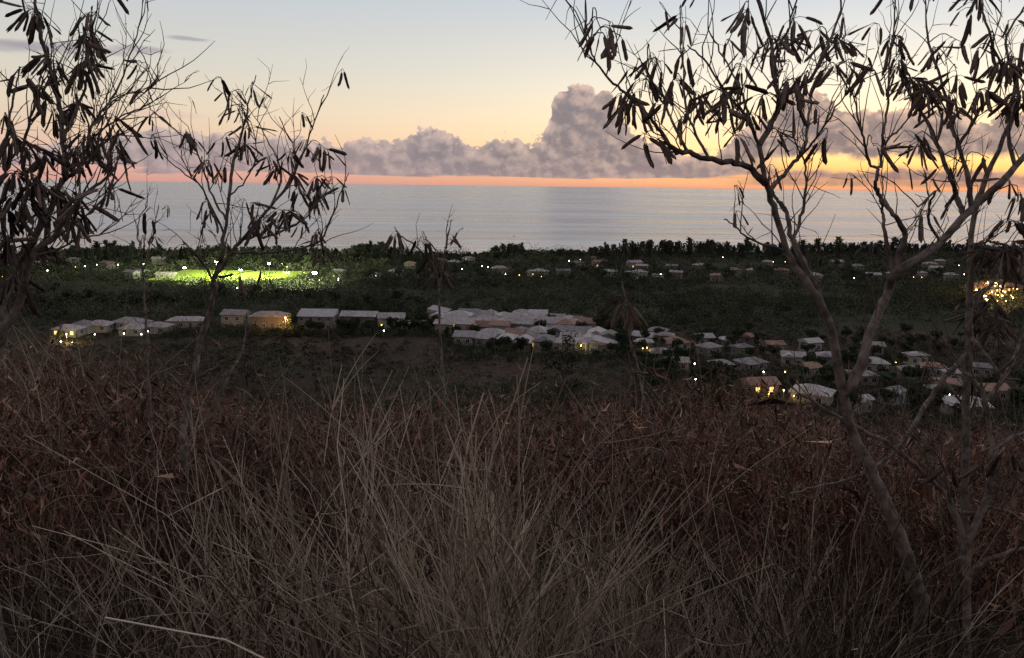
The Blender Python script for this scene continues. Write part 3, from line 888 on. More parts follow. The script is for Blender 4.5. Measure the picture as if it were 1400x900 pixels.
def spread(protos, spots, label, cat, group):
    """first use moves the prototype itself, later uses copy it with its parts"""
    used = set()
    for i, (x, y, s) in enumerate(spots):
        pr = protos[i % len(protos)]
        o_ = pr if id(pr) not in used else copy_tree(pr); used.add(id(pr))
        o_.location = (x, y, float(ground_z(x, y)) - .05); o_.rotation_euler = (0, 0, random.uniform(0, 6.28))
        o_.scale = (s[0], s[0], s[1]); tag(o_, label, cat, group)


# casuarina belt on the beach: tree-top line of the photograph gives each tree its height
spots = []
for rowi, off in enumerate((16, 36, 60, 86, 115)):
    px = -50.0 + rowi * 9
    while px < 1450:
        u = (px - 700) / FPX; yy_ = 760.0
        for _ in range(6): yy_ = float(coast(u * yy_)) - off
        x_ = u * yy_ + random.uniform(-1, 1); yy_ += random.uniform(-5, 5)
        top = np.interp(px, TL[:, 0], TL[:, 1]) + random.choice((-1, 0, 0, 1)) * random.uniform(0, 7) + random.uniform(-2, 3) + rowi * 1.1 * random.uniform(.2, 1.6)
        d_ = ray(px, top); topz = CAM_Z + d_[2] * (yy_ / d_[1])
        hh = topz - float(ground_z(x_, yy_))
        if hh > 3: spots.append((x_, yy_, (max(.5, hh / 15) * random.uniform(.8, 1.8), hh / 15.0)))
        px += random.uniform(20, 32)
spread([make_casuarina('casuarina_tree', 11 + i) for i in range(5)], spots, 'dark feathery casuarina tree in the belt along the beach', 'tree', 'casuarina trees along the beach')

spots = []
while len(spots) < 240:
    px = random.uniform(-20, 1420); py = random.uniform(352, 388)
    p = gp(px, py)
    if p is None or not free_mask(p[:1], p[1:2], 2.0)[0]: continue
    s = random.uniform(.75, 1.6); spots.append((p[0], p[1], (s * 1.1, s)))
spread([make_shade('shade_tree', 21 + i, 'scrub_leaf') for i in range(4)], spots, 'rounded dark tree among the houses behind the beach', 'tree', 'trees among the beach houses')

spots = []
while len(spots) < 210:
    px, py = random.choice(((random.uniform(870, 1400), random.uniform(460, 575)), (random.uniform(640, 880), random.uniform(445, 492)), (random.uniform(870, 1250), random.uniform(465, 530)), (random.uniform(400, 600), random.uniform(447, 458))))
    p = gp(px, py)
    if not free_mask(p[:1], p[1:2], -1.0)[0]: continue
    s = random.uniform(.5, 1.1); spots.append((p[0], p[1], (s, s * random.uniform(.8, 1.2))))
for q_ in CTREES: spots.append((q_[0], q_[1], (random.uniform(.6, .95), random.uniform(.8, 1.15))))
spread([make_shade('garden_tree', 31 + i) for i in range(4)], spots, 'dark leafy garden tree between the pale roofs', 'tree', 'garden trees between the roofs')
spots = []
for px, py in ((75, 405), (95, 415), (120, 420), (150, 422), (40, 415), (20, 420), (185, 425), (210, 420), (240, 424), (60, 425), (270, 420), (330, 418), (380, 414), (420, 415), (350, 405), (300, 408), (460, 420), (500, 418), (540, 420), (575, 424)):
    p = gp(px, py); s = random.uniform(1.0, 1.5); spots.append((p[0], p[1], (s * 1.3, s)))
spread([make_shade('broad_tree', 51 + i, 'scrub_leaf') for i in range(2)], spots, 'broad dark tree in the wood between the pitch and the brown field', 'tree', 'trees between the pitch and the field')
spots = []
for px, py in ((1240, 540), (1262, 548), (1205, 530), (1090, 530), (1010, 500), (960, 500), (1150, 545), (1290, 555), (895, 490), (1390, 560)):
    p = gp(px, py); spots.append((p[0], p[1], (1.1, random.uniform(.7, 1.1))))
spread([make_palm('palm_tree', 41 + i) for i in range(2)], spots, 'spiky dark palm standing between the bungalows', 'palm', 'palms between the bungalows')
p = gp(88, 466)
r = make_shade('lit_tree', 61, 'garden_leaf', 3.6); r.location = (p[0] - 1.5, p[1], p[2]); tag(r, 'small tree glowing yellow-green beside the dazzling lamp', 'tree')

# ------------------------------------------------------------------ foreground pod trees
def pod_mesh(seed, L=1.0):
    """flat seed pod one unit long hanging along -Z: lens cross-section, seed bumps, a bend and a twist"""
    g_ = np.random.default_rng(seed); n = 9; V, F = [], []
    bend, tw = g_.uniform(-.22, .22), g_.uniform(-.9, .9)
    for i in range(n):
        s_ = i / (n - 1)
        w = .070 * min(1, (s_ / .16) ** .6 if s_ > 0 else .12) * min(1, ((1 - s_) / .12) ** .5 if s_ < 1 else .10) * (1 + .06 * math.sin(i * 2.2))
        w = max(w, .008); th = .012 + .006 * (i % 2)
        cx = bend * s_ * s_; a = tw * s_; ca, sa = math.cos(a), math.sin(a)
        for u, v in ((-w, 0), (0, -th), (w, 0), (0, th)):
            V.append((cx + u * ca - v * sa, u * sa + v * ca, -s_))
    for i in range(n - 1):
        for j in range(4): F.append((i * 4 + j, i * 4 + (j + 1) % 4, i * 4 + 4 + (j + 1) % 4, i * 4 + 4 + j))
    F.append((3, 2, 1, 0)); e = (n - 1) * 4; F.append((e, e + 1, e + 2, e + 3))
    return mesh_from('pod', V, F, 'pod', smooth=True)


PODS = [pod_mesh(70 + i) for i in range(7)]


def pod_tree(name, label, cat, limbs, bunches, depth, pod_len, ntwig, seed, bark='bark', group=None, spread_d=.5, twig_len=.42, twig_r=.0022, mult=1.9):
    """limbs: (part name, [(photo x, photo y), ...], first width px, last width px, depth change along it)"""
    g_ = np.random.default_rng(seed); lines = []
    for li, (pn, pts, w0, w1, dd) in enumerate(limbs):
        pts = np.array(pts, float)
        if li == 0: d0 = depth
        else:
            best = min(((np.hypot(*(Q[:, :2] - pts[0]).T).min(), k) for k, (Q, _, _) in enumerate(lines)), key=lambda q_: q_[0])[1]
            Q = lines[best][0]; j = int(np.argmin(np.hypot(*(Q[:, :2] - pts[0]).T))); d0 = Q[j, 2]
            pts = np.vstack([Q[j, :2], pts[1:]]) if np.hypot(*(Q[j, :2] - pts[0])) < 12 else np.vstack([Q[j, :2], pts])
        seg = np.concatenate([[0], np.cumsum(np.hypot(*np.diff(pts, axis=0).T))]); s_ = seg / seg[-1]
        dep = d0 + dd * s_ + (g_.normal(0, .03, len(s_)) * (s_ > 0))
        S = smooth_line(np.column_stack([pts, dep]), 5)
        S[1:-1, :2] += g_.normal(0, .9, (len(S) - 2, 2))
        W = np.array([at(a, b_, c) for a, b_, c in S])
        sl = np.concatenate([[0], np.cumsum(np.linalg.norm(np.diff(W, axis=0), axis=1))]); sl /= sl[-1]
        R = (w0 * (1 - sl) + w1 * sl) * .43 / FPX * S[:, 2] * (1 + np.convolve(g_.normal(0, .13, len(sl) + 4), np.ones(5) / 5, 'valid'))
        lines.append((S, W, (pn, R)))
    W0 = lines[0][1][0]; gz = float(ground_z(W0[0], W0[1])); base = np.array((W0[0], W0[1], gz))
    t = empty(name, base); tag(t, label, cat, group)
    for li, (S, W, (pn, R)) in enumerate(lines):
        P = W - base; RR = R
        if li == 0 and P[0, 2] > .1:
            kk = max(2, int(P[0, 2] / .15)); f = np.linspace(0, 1, kk, endpoint=False)[:, None]
            P = np.vstack([np.array((.0, .0, -.12)) * (1 - f) + P[0] * f, P]); RR = np.concatenate([np.linspace(R[0] * 1.35, R[0], kk), R])
        V, F = tube_arrays(P, RR, 9 if RR[0] > .012 else 6)
        ob_ = obj(pn, mesh_from(pn, V, F, bark, smooth=True), t)
    allS = np.vstack([S[2:] for S, _, _ in lines]); allW = np.vstack([W[2:] for _, W, _ in lines])
    allT = np.vstack([np.gradient(W, axis=0)[2:] for _, W, _ in lines]); allT = unit(allT)
    twigs = []; hang = []
    for bch in bunches:
        px, py, n = bch[:3]; ln = bch[3] if len(bch) > 3 else 1.0
        dist = np.hypot(allS[:, 0] - px, (allS[:, 1] - py)) + np.where(allS[:, 1] < py - 4, 25, 0)
        j = int(np.argmin(dist + g_.uniform(0, 14, len(dist)))); dep = allS[j, 2] + g_.normal(0, spread_d * .35)
        q_ = at(px, py, dep); a = allW[j]; L = np.linalg.norm(q_ - a)
        mid = a + (q_ - a) * .5 + allT[j] * L * .18 + np.array((0, 0, .16 * L)) + g_.normal(0, .05 * L, 3)
        C = smooth_line([a, mid, q_], 5, .002)
        twigs.append((C, np.linspace(twig_r * 1.5, twig_r * .7, len(C))))
        for _ in range(int(n * mult + .5)): hang.append((C[-1 - int(g_.integers(0, 3))], ln))
    for _ in range(ntwig):
        j = int(g_.integers(0, len(allW)))
        dirv = unit(allT[j] * .8 + np.array((0, 0, .55)) + g_.normal(0, .55, 3)); L = twig_len * min(1.3, g_.lognormal(0, .4))
        P = [allW[j]]; dv = dirv
        for k in range(6):
            dv = unit(dv + g_.normal(0, .16, 3) + np.array((0, 0, .06))); P.append(P[-1] + dv * L / 6)
        twigs.append((np.array(P), np.linspace(twig_r * 1.35, twig_r * .45, 7)))
        for k in range(int(g_.integers(0, 4))):
            m_ = int(g_.integers(2, 6)); d2 = unit(dv + g_.normal(0, .8, 3)); l2 = L * g_.uniform(.15, .45)
            Q = [P[m_]]
            for _k in range(3): d2 = unit(d2 + g_.normal(0, .2, 3)); Q.append(Q[-1] + d2 * l2 / 3)
            twigs.append((np.array(Q), np.linspace(twig_r * .8, twig_r * .35, 4)))
        if g_.random() < .16:
            for _k in range(int(g_.integers(1, 4))): hang.append((P[-1], g_.uniform(.7, 1)))
    g_.shuffle(hang)
    extra = []
    for k, (q_, ln) in enumerate(hang):
        L = pod_len * ln * g_.uniform(.62, 1.18)
        sp_ = .50 if g_.random() < .85 else 1.3
        dv = unit(np.array((0, 0, -1.0)) + g_.normal(0, sp_, 3) * np.array((1, 1, .45)))
        sl_ = g_.uniform(.015, .05)
        e_ = q_ + unit(dv * np.array((1, 1, .35)) + np.array((0, 0, .1))) * sl_
        twigs.append((np.array((q_, (q_ + e_) / 2 + np.array((0, 0, .006)), e_)), np.array((.0016, .0013, .0013))))
        qt = Vector((0, 0, -1)).rotation_difference(Vector(dv)) @ Quaternion((0, 0, 1), g_.uniform(0, 6.28))
        if k >= 298:                                     # beyond 300 pods the rest are one joined part
            me_ = PODS[k % len(PODS)]; co = np.empty(len(me_.vertices) * 3, np.float32); me_.vertices.foreach_get('co', co)
            co = (co.reshape(-1, 3) * np.array((L * g_.uniform(.8, 1.35), L, L))) @ np.array(qt.to_matrix()).T + (e_ - base); extra.append((co, [tuple(p_.vertices) for p_ in me_.polygons])); continue
        po = bpy.data.objects.new('pod', PODS[k % len(PODS)]); link(po, t)
        po.location = e_ - base; po.rotation_mode = 'QUATERNION'; po.rotation_quaternion = qt; po.scale = (L * g_.uniform(.8, 1.35), L, L)
    if extra:
        mb = MB()
        for co, fa in extra: mb.add(co, fa)
        mb.build('pod_mass', 'pod', t, smooth=True)['kind'] = 'stuff'
    twigs = [(P - base, R) for P, R in twigs]
    V, F, _ = join_tubes(twigs, 4)
    tw = obj('twig_spray', mesh_from('twig_spray', V, F, 'twig', smooth=True), t); tw['kind'] = 'stuff'
    return t


right_limbs = [
    ('trunk', [(1262, 830), (1240, 760), (1210, 685), (1190, 640), (1166, 590), (1153, 540), (1135, 444), (1112, 398), (1081, 355), (1063, 300), (1050, 258), (1046, 243), (1038, 199)], 23, 7, -.15),
    ('branch', [(1160, 545), (1167, 522), (1190, 456), (1213, 402), (1221, 378), (1252, 355), (1283, 334), (1314, 300), (1338, 277), (1369, 250), (1402, 212), (1440, 170)], 16, 10, .35),
    ('branch', [(1130, 436), (1108, 378), (1083, 328), (1075, 290), (1062, 272), (1056, 262)], 11, 5, .16),
    ('branch', [(1085, 326), (1097, 289), (1102, 255), (1100, 228), (1096, 205)], 6, 3, .2),
    ('dead_twig', [(1069, 349), (1027, 328), (1008, 312), (990, 300)], 5, 2, -.2),
    ('branch', [(1047, 252), (1024, 230), (999, 222), (968, 218), (943, 209), (921, 205), (903, 180), (884, 156), (859, 131), (834, 109), (812, 81), (799, 45)], 11, 2, -.35),
    ('branch', [(940, 205), (924, 177), (912, 150), (893, 118), (884, 95)], 5, 2, .2),
    ('branch', [(968, 218), (955, 190), (938, 150), (935, 100), (930, 40)], 5, 2, .3),
    ('branch', [(1054, 257), (1071, 240), (1089, 218), (1100, 200), (1105, 157), (1112, 120)], 8, 3, .4),
    ('branch', [(1089, 218), (1115, 190), (1135, 160), (1155, 130), (1175, 105)], 4, 2, -.3),
    ('branch', [(1038, 196), (1058, 162), (1066, 137), (1061, 118), (1055, 62), (1046, 31), (1034, -12)], 9, 4, .1),
    ('branch', [(1065, 130), (1099, 118), (1117, 93), (1133, 57), (1147, 20), (1152, -15)], 7, 3, .25),
    ('branch', [(1038, 199), (1020, 160), (1000, 135), (985, 118), (965, 85), (940, 62)], 6, 2, -.25),
    ('branch', [(1030, 180), (1010, 120), (985, 70), (968, 40)], 4, 2, .35),
    ('branch', [(1056, 75), (1075, 45), (1090, 0), (1095, -20)], 4, 2, -.2),
    ('branch', [(1221, 378), (1230, 345), (1237, 318), (1221, 293), (1204, 268), (1197, 250), (1200, 233), (1187, 220), (1180, 190), (1173, 160), (1165, 120)], 10, 2, -.2),
    ('branch', [(1220, 375), (1209, 308), (1207, 289), (1204, 272)], 7, 4, .1),
    ('branch', [(1199, 236), (1205, 215), (1207, 187), (1213, 150), (1215, 100), (1222, 40), (1225, -10)], 5, 2, .2),
    ('branch', [(1206, 200), (1225, 180), (1240, 165), (1250, 140)], 4, 2, .2),
    ('branch', [(1316, 296), (1307, 269), (1303, 250), (1287, 213), (1267, 167), (1245, 130), (1235, 95)], 9, 3, .1),
    ('branch', [(1330, 284), (1323, 240), (1310, 200), (1300, 160), (1290, 120), (1270, 60), (1265, -5)], 8, 2, .35),
    ('branch', [(1310, 200), (1340, 150), (1370, 105), (1350, 40), (1340, 0)], 6, 3, -.2),
    ('branch', [(1388, 228), (1380, 180), (1392, 120), (1375, 60), (1400, 10)], 8, 3, .2),
    ('branch', [(1283, 334), (1270, 300), (1272, 275), (1278, 262), (1255, 283)], 5, 3, -.2),
]
right_pods = [(822, 47, 4), (848, 50, 2), (835, 30, 1), (850, 134, 5), (868, 137, 5), (896, 193, 2), (878, 192, 2), (934, 30, 3), (937, 72, 3), (921, 109, 6), (903, 84, 3), (890, 87, 2), (1024, 28, 6, 1.15), (962, 93, 1), (1015, 93, 4),
              (1072, 55, 9, 1.1), (1040, 134, 6), (1002, 184, 3), (984, 124, 6), (952, 134, 5), (1083, 134, 2, 1.2), (1054, 187, 3), (1071, 199, 1), (1024, 155, 5), (1010, 120, 4), (965, 150, 3), (990, 150, 4), (1055, 60, 5),
              (1110, 43, 4), (1138, 53, 6), (1158, 60, 2), (1137, 90, 2), (1120, 150, 1), (1130, 190, 2), (1147, 90, 3), (1187, 100, 4), (1213, 53, 3), (1223, 50, 3), (1228, 92, 14, .75), (1242, 108, 20, .75), (1258, 118, 18, .75), (1270, 130, 12, .8),
              (1280, 70, 5), (1313, 57, 4), (1335, 67, 3), (1310, 110, 5), (1337, 123, 5), (1340, -4, 7), (1327, 14, 3), (1247, 193, 4), (1260, 200, 4), (1263, 230, 1), (1193, 200, 1), (1388, 83, 10), (1372, 85, 6), (1390, 140, 12), (1353, 217, 1),
              (1377, 247, 3), (1393, 267, 4), (1100, 100, 3), (1085, 30, 3), (880, 110, 3), (870, 95, 2), (915, 140, 3), (1360, 50, 4), (1290, 150, 4), (1300, 130, 4), (1075, 110, 4)]
pod_tree('pod_tree', 'large forked tree with bunches of dangling pods before the sunset glow', 'tree', right_limbs, right_pods, 3.55, .120, 220, 5, twig_len=.28, mult=1.8)

left_limbs = [
    ('trunk', [(-30, 700), (-22, 560), (0, 471), (29, 405), (43, 350), (72, 324), (113, 269), (153, 237)], 26, 4, -.2),
    ('branch', [(0, 471), (0, 430), (26, 364), (38, 341), (58, 307), (86, 249), (88, 235), (85, 187), (80, 133), (64, 80), (50, 14), (44, -15)], 12, 4, .25),
    ('branch', [(86, 249), (105, 235), (117, 215), (125, 173), (144, 147), (165, 112), (181, 67), (196, 21)], 6, 1.5, .2),
    ('branch', [(125, 173), (139, 160), (160, 133), (197, 125), (213, 115)], 3, 1.5, -.15),
    ('branch', [(112, 225), (128, 187), (176, 157), (213, 137)], 4, 1.5, .3),
    ('branch', [(29, 405), (12, 350), (2, 300), (-6, 240), (10, 180), (22, 120)], 9, 3, -.3),
    ('branch', [(58, 307), (40, 260), (30, 210), (45, 150), (60, 110)], 7, 3, -.25),
    ('branch', [(85, 187), (110, 140), (122, 95), (128, 55), (124, 26)], 6, 2.5, .15),
    ('branch', [(72, 324), (110, 300), (130, 285), (147, 265), (150, 250)], 4, 2, -.2),
    ('branch', [(43, 350), (80, 340), (110, 325), (135, 322)], 4, 2, .2),
    ('branch', [(10, 440), (-10, 380), (-30, 300), (-35, 200)], 10, 4, .2),
    ('branch', [(88, 235), (120, 215), (150, 190), (165, 185)], 4, 2, .1)]
left_pods = [(50, 16, 13, 1.1), (125, 24, 4), (124, 55, 8), (112, 70, 5), (75, 95, 12), (108, 92, 9), (60, 95, 6), (25, 108, 4), (108, 150, 10), (75, 150, 9), (50, 118, 5), (120, 187, 9), (145, 160, 4), (150, 200, 7), (165, 215, 4), (8, 160, 4),
             (20, 188, 8), (40, 200, 9), (70, 212, 8), (100, 208, 8), (18, 238, 12), (50, 250, 12), (80, 260, 10), (30, 280, 10), (8, 288, 9), (60, 300, 8), (90, 290, 6), (110, 280, 5), (150, 268, 4), (15, 330, 7), (40, 350, 6), (20, 380, 5), (30, 408, 4), (110, 300, 3), (58, 330, 5), (5, 360, 5)]
pod_tree('pod_tree', 'dense tree hung with thick bunches of brown pods beside the floodlit pitch view', 'tree', left_limbs, left_pods, 3.25, .110, 190, 8, twig_len=.28, mult=1.6)

mid_limbs = [
    ('trunk', [(249, 790), (252, 700), (251, 609), (254, 573), (260, 533), (267, 507), (271, 480), (282, 440), (293, 400), (292, 384)], 15, 8, -.1),
    ('branch', [(292, 386), (300, 362), (304, 345), (308, 313), (313, 267), (318, 227), (330, 183), (340, 143), (350, 103)], 8, 1.5, .1),
    ('branch', [(308, 300), (287, 260), (267, 203), (233, 173), (206, 150)], 4, 1.5, .3),
    ('branch', [(305, 320), (277, 260), (240, 227), (218, 208)], 4, 1.5, -.3),
    ('branch', [(296, 378), (317, 345), (333, 327), (370, 283), (397, 250), (417, 200), (433, 160), (443, 130)], 7, 1.5, -.2),
    ('branch', [(333, 327), (377, 320), (417, 297), (440, 270), (452, 245)], 4, 1.5, .4),
    ('branch', [(317, 347), (380, 345), (430, 333), (453, 300), (467, 260), (477, 237)], 5, 1.5, -.35),
    ('branch', [(370, 283), (385, 240), (372, 205), (352, 165)], 4, 1.5, .3),
    ('branch', [(292, 386), (278, 360), (263, 343), (250, 330)], 5, 2, -.2),
    ('branch', [(260, 533), (245, 525), (225, 505), (215, 490)], 5, 2, .2),
    ('branch', [(262, 520), (285, 508), (300, 500)], 6, 3, -.1),
    ('branch', [(251, 609), (285, 570), (310, 520), (330, 480), (338, 440)], 6, 2, .3),
    ('branch', [(397, 250), (405, 225), (398, 195), (382, 160)], 3, 1.5, .2),
    ('branch', [(313, 267), (340, 240), (352, 205), (338, 175)], 3, 1.5, -.2)]
mid_pods = [(316, 126, 2), (343, 118, 2), (318, 145, 3), (328, 168, 2), (340, 175, 5), (336, 198, 9), (300, 192, 2), (310, 192, 1), (255, 183, 4), (266, 190, 1), (280, 225, 2), (287, 222, 3), (302, 240, 3), (280, 278, 3), (288, 292, 3), (342, 278, 2),
            (366, 218, 3), (380, 230, 7), (395, 215, 4), (400, 238, 6), (420, 205, 1), (430, 243, 4), (445, 204, 5), (452, 243, 3), (430, 268, 6), (470, 258, 2), (400, 288, 6), (385, 288, 5), (360, 298, 4), (350, 308, 7), (415, 308, 2), (430, 318, 3),
            (207, 158, 2), (205, 190, 2), (410, 262, 4), (440, 340, 4), (250, 335, 3), (358, 375, 3), (376, 300, 4)]
pod_tree('pod_tree', 'slim tree with sparse open crown of small pods rising over the pitch', 'tree', mid_limbs, mid_pods, 5.3, .135, 95, 9, twig_len=.36, twig_r=.0026)

pod_tree('pod_sapling', 'thin sapling with drooping pods beside the terraced complex', 'sapling',
         [('trunk', [(612, 640), (606, 540), (603, 470), (600, 400), (592, 362), (570, 338), (546, 322)], 6, 2, .1), ('branch', [(600, 400), (606, 355), (612, 306)], 3, 1.5, .1), ('branch', [(603, 390), (590, 345), (582, 325)], 3, 1.5, -.1)],
         [(545, 322, 6), (580, 330, 3), (612, 328, 2), (603, 352, 5), (600, 372, 8), (592, 350, 4)], 5.0, .13, 8, 12, twig_len=.25)
pod_tree('pod_sapling', 'bent sapling ending in a shaggy drooping tuft of pods above the roofs', 'sapling',
         [('trunk', [(905, 650), (885, 560), (870, 500), (862, 470), (858, 440), (855, 415), (851, 386)], 6, 2, .1), ('branch', [(862, 470), (880, 500), (910, 505)], 3, 1.5, .1)],
         [(855, 414, 6, 1.1), (862, 420, 4, 1.0), (846, 424, 3, .9)], 5.2, .165, 5, 13, twig_len=.2)
pod_tree('pod_sapling', 'small bare sapling with two curving shoots against the sea, near the dense tree', 'sapling',
         [('trunk', [(205, 560), (200, 450), (195, 370), (193, 345), (188, 322), (190, 300), (201, 282)], 5, 1.5, .1), ('branch', [(195, 370), (205, 335), (212, 305), (217, 280)], 3, 1.2, .1)],
         [(197, 330, 4, .7), (210, 325, 3, .6)], 5.6, .12, 10, 14, twig_len=.22)

pod_tree('pod_tree', 'thin straight-stemmed tree behind the forked tree, beside the orange compound', 'tree',
         [('trunk', [(1318, 720), (1320, 610), (1324, 460), (1326, 386), (1330, 304), (1345, 250), (1378, 170), (1398, 60)], 13, 5, .1), ('branch', [(1326, 464), (1353, 491), (1370, 515), (1395, 520)], 7, 4, -.3),
          ('branch', [(1324, 430), (1345, 400), (1372, 372), (1410, 340)], 6, 3, .3), ('branch', [(1328, 340), (1350, 330), (1375, 335), (1400, 345)], 5, 3, -.2), ('branch', [(1321, 560), (1300, 530), (1285, 520), (1262, 524)], 5, 2, .2),
          ('dead_branch', [(1323, 478), (1301, 505), (1291, 518), (1268, 550), (1228, 611), (1197, 638), (1160, 655), (1120, 664), (1080, 676)], 9, 2, -.6), ('dead_branch', [(1199, 637), (1188, 672), (1180, 705)], 4, 2, -.1)],
         [(1360, 335, 6), (1385, 330, 7), (1372, 345, 8), (1395, 350, 8), (1350, 345, 5), (1380, 300, 4), (1340, 400, 5), (1360, 415, 6), (1345, 440, 7), (1330, 430, 6), (1365, 440, 5), (1330, 520, 3)], 4.4, .15, 40, 15, group=None)
pod_tree('gnarled_tree', 'gnarled dark leafless stems bending at the foot of the straight-stemmed tree', 'tree',
         [('trunk', [(1322, 900), (1321, 767), (1316, 735), (1299, 687), (1281, 664), (1223, 613), (1165, 580), (1094, 540)], 14, 4, .3), ('branch', [(1321, 780), (1361, 762), (1402, 750), (1450, 740)], 9, 6, -.2),
          ('branch', [(1304, 700), (1330, 702), (1361, 695), (1402, 712)], 7, 4, .2), ('branch', [(1318, 745), (1350, 680), (1358, 620), (1353, 590), (1346, 542), (1330, 520), (1312, 503)], 13, 6, .1),
          ('branch', [(1348, 552), (1372, 520), (1390, 480), (1408, 430)], 8, 4, .2), ('branch', [(1299, 687), (1290, 640), (1270, 610), (1250, 600)], 5, 2, -.3), ('branch', [(1356, 620), (1380, 600), (1410, 590)], 6, 4, .2)],
         [(1340, 640, 3), (1300, 640, 3), (1380, 620, 5)], 3.9, .14, 95, 16, twig_len=.5)

# small dark conifer-like shrub between the grass and the complex
g_ = np.random.default_rng(3)
b0 = at(765, 640, 14.0); b0[2] = float(ground_z(b0[0], b0[1])); top = at(766, 448, 14.0)
t = empty('dark_shrub', b0); tag(t, 'small dark shrub with level spreading branches in front of the terraced complex', 'shrub')
H = top[2] - b0[2]
V, F = tube_arrays(smooth_line([(0, 0, -.1), (.05, 0, H * .5), (0, .05, H)], 5), np.linspace(.035, .008, 11), 7); obj('trunk', mesh_from('trunk', V, F, 'bark', smooth=True), t)
tw, C, D = [], [], []
for i in range(34):
    zz = H * g_.uniform(.32, .97); L = (1.05 - zz / H * .8) * g_.uniform(.6, 1.25); a = g_.uniform(0, 6.28)
    e_ = np.array((math.cos(a) * L, math.sin(a) * L, zz + g_.uniform(-.05, .22)))
    P = smooth_line([(0, 0, zz), e_ * np.array((.5, .5, 1)) + np.array((0, 0, -.02)), e_], 4, .012); tw.append((P, np.linspace(.011, .003, len(P))))
    for _ in range(46): f = g_.uniform(.3, 1.05); C.append(np.array((e_[0] * f, e_[1] * f, zz * (1 - f) + e_[2] * f)) + g_.normal(0, .05, 3))
V, F, _ = join_tubes(tw, 4); o = obj('branch_spray', mesh_from('branch_spray', V, F, 'twig'), t); o['kind'] = 'stuff'
C = np.array(C); D = unit(g_.normal(size=C.shape) + np.array((0, 0, .4))); W = unit(np.cross(D, g_.normal(size=C.shape))); ls = g_.uniform(.04, .10, len(C))
V, F = batch_leaves(C, D, W, ls, ls * .35); o = obj('foliage', mesh_from('foliage', V, F, 'scrub_leaf', np.repeat(g_.uniform(0, .6, len(C)), 4)), t); o['kind'] = 'stuff'

# ------------------------------------------------------------------ reddish thicket on the slope
TT = np.array(((-100, 452), (0, 452), (60, 446), (130, 458), (180, 478), (215, 498), (260, 518), (330, 518), (400, 534), (480, 526), (600, 540), (700, 528), (780, 538), (850, 520), (950, 508), (1030, 510), (1090, 530), (1100, 545), (1200, 570), (1300, 566), (1400, 582), (1500, 580)), float)


def thicket(n, d0, d1, lpp, leaf, rowoff, stem_r):
    px = RNG.uniform(-90, 1490, n); dep = np.sqrt(RNG.uniform(d0 ** 2, d1 ** 2, n))
    top = np.interp(px, TT[:, 0], TT[:, 1]) + 11 * np.sin(px * .047 + dep * .6) + 7 * np.sin(px * .13) + RNG.exponential(rowoff, n)
    Pt = np.array([at(a, b_, c) for a, b_, c in zip(px, top, dep)])
    gz = ground_z(Pt[:, 0], Pt[:, 1]); h = np.clip(Pt[:, 2] - gz, .5, 3.6)
    base = np.stack([Pt[:, 0], Pt[:, 1], gz], 1)
    ns = 5; k = 7
    lean = RNG.normal(0, .20, (n, ns, 2)); hs = h[:, None] * RNG.uniform(.55, 1.0, (n, ns))
    s_ = np.linspace(0, 1, k)
    off = lean[:, :, None, :] * hs[:, :, None, None] * (s_[None, None, :, None] ** 1.5) + RNG.normal(0, .018, (n, ns, k, 2)).cumsum(2) * .8
    SP = np.concatenate([base[:, None, None, :2] + off + RNG.normal(0, .08, (n, ns, 1, 2)), base[:, None, None, 2:] - .05 + hs[:, :, None, None] * s_[None, None, :, None]], -1)
    R = stem_r * (1.15 - s_)[None, None] * RNG.uniform(.6, 1.3, (n, ns, 1))
    V, F, per = batch_tubes(SP.reshape(n * ns, k, 3), np.broadcast_to(R, (n, ns, k)).reshape(n * ns, k), 3)
    st = np.repeat(np.clip(RNG.normal(.35, .28, n * ns), 0, 1), per)
    # hanging leaves and pods along the stems
    ii = RNG.integers(0, n, n * lpp); jj = RNG.integers(0, ns, n * lpp); f = RNG.uniform(.25, 1, n * lpp) ** .75 * (k - 1.001)
    a = f.astype(int); fr = (f - a)[:, None]
    C = SP[ii, jj, a] * (1 - fr) + SP[ii, jj, a + 1] * fr + RNG.normal(0, .11, (len(ii), 3))
    D = unit(np.array((0, 0, -1.0)) + RNG.normal(0, .62, C.shape)); W = unit(np.cross(D, RNG.normal(size=C.shape)))
    ls = leaf * 1.2 * RNG.lognormal(0, .35, len(C))
    LV, LF = batch_leaves(C, D, W, ls, ls * RNG.uniform(.09, .18, len(C)), .3)
    tl_ = np.repeat(np.clip(RNG.normal(.42, .17, n)[ii] + RNG.normal(0, .2, len(ii)), 0, 1), 4)
    return (V, F, st), (LV, LF, tl_)


A = [thicket(620, 4.6, 9, 170, .075, 50, .0045), thicket(700, 9, 19, 120, .11, 14, .0065), thicket(220, 19, 34, 60, .17, 10, .009)]
V, F, tt = join([a[0] for a in A]); th = obj('thicket', mesh_from('thicket', V, F, 'thicket_stem', tt))
tag(th, 'reddish brown thicket of dry shrubs covering the slope', 'thicket', None, 'stuff')
V, F, tt = join([a[1] for a in A]); o = obj('leaf_litter', mesh_from('leaf_litter', V, F, 'thicket_leaf', tt), th); o['kind'] = 'stuff'

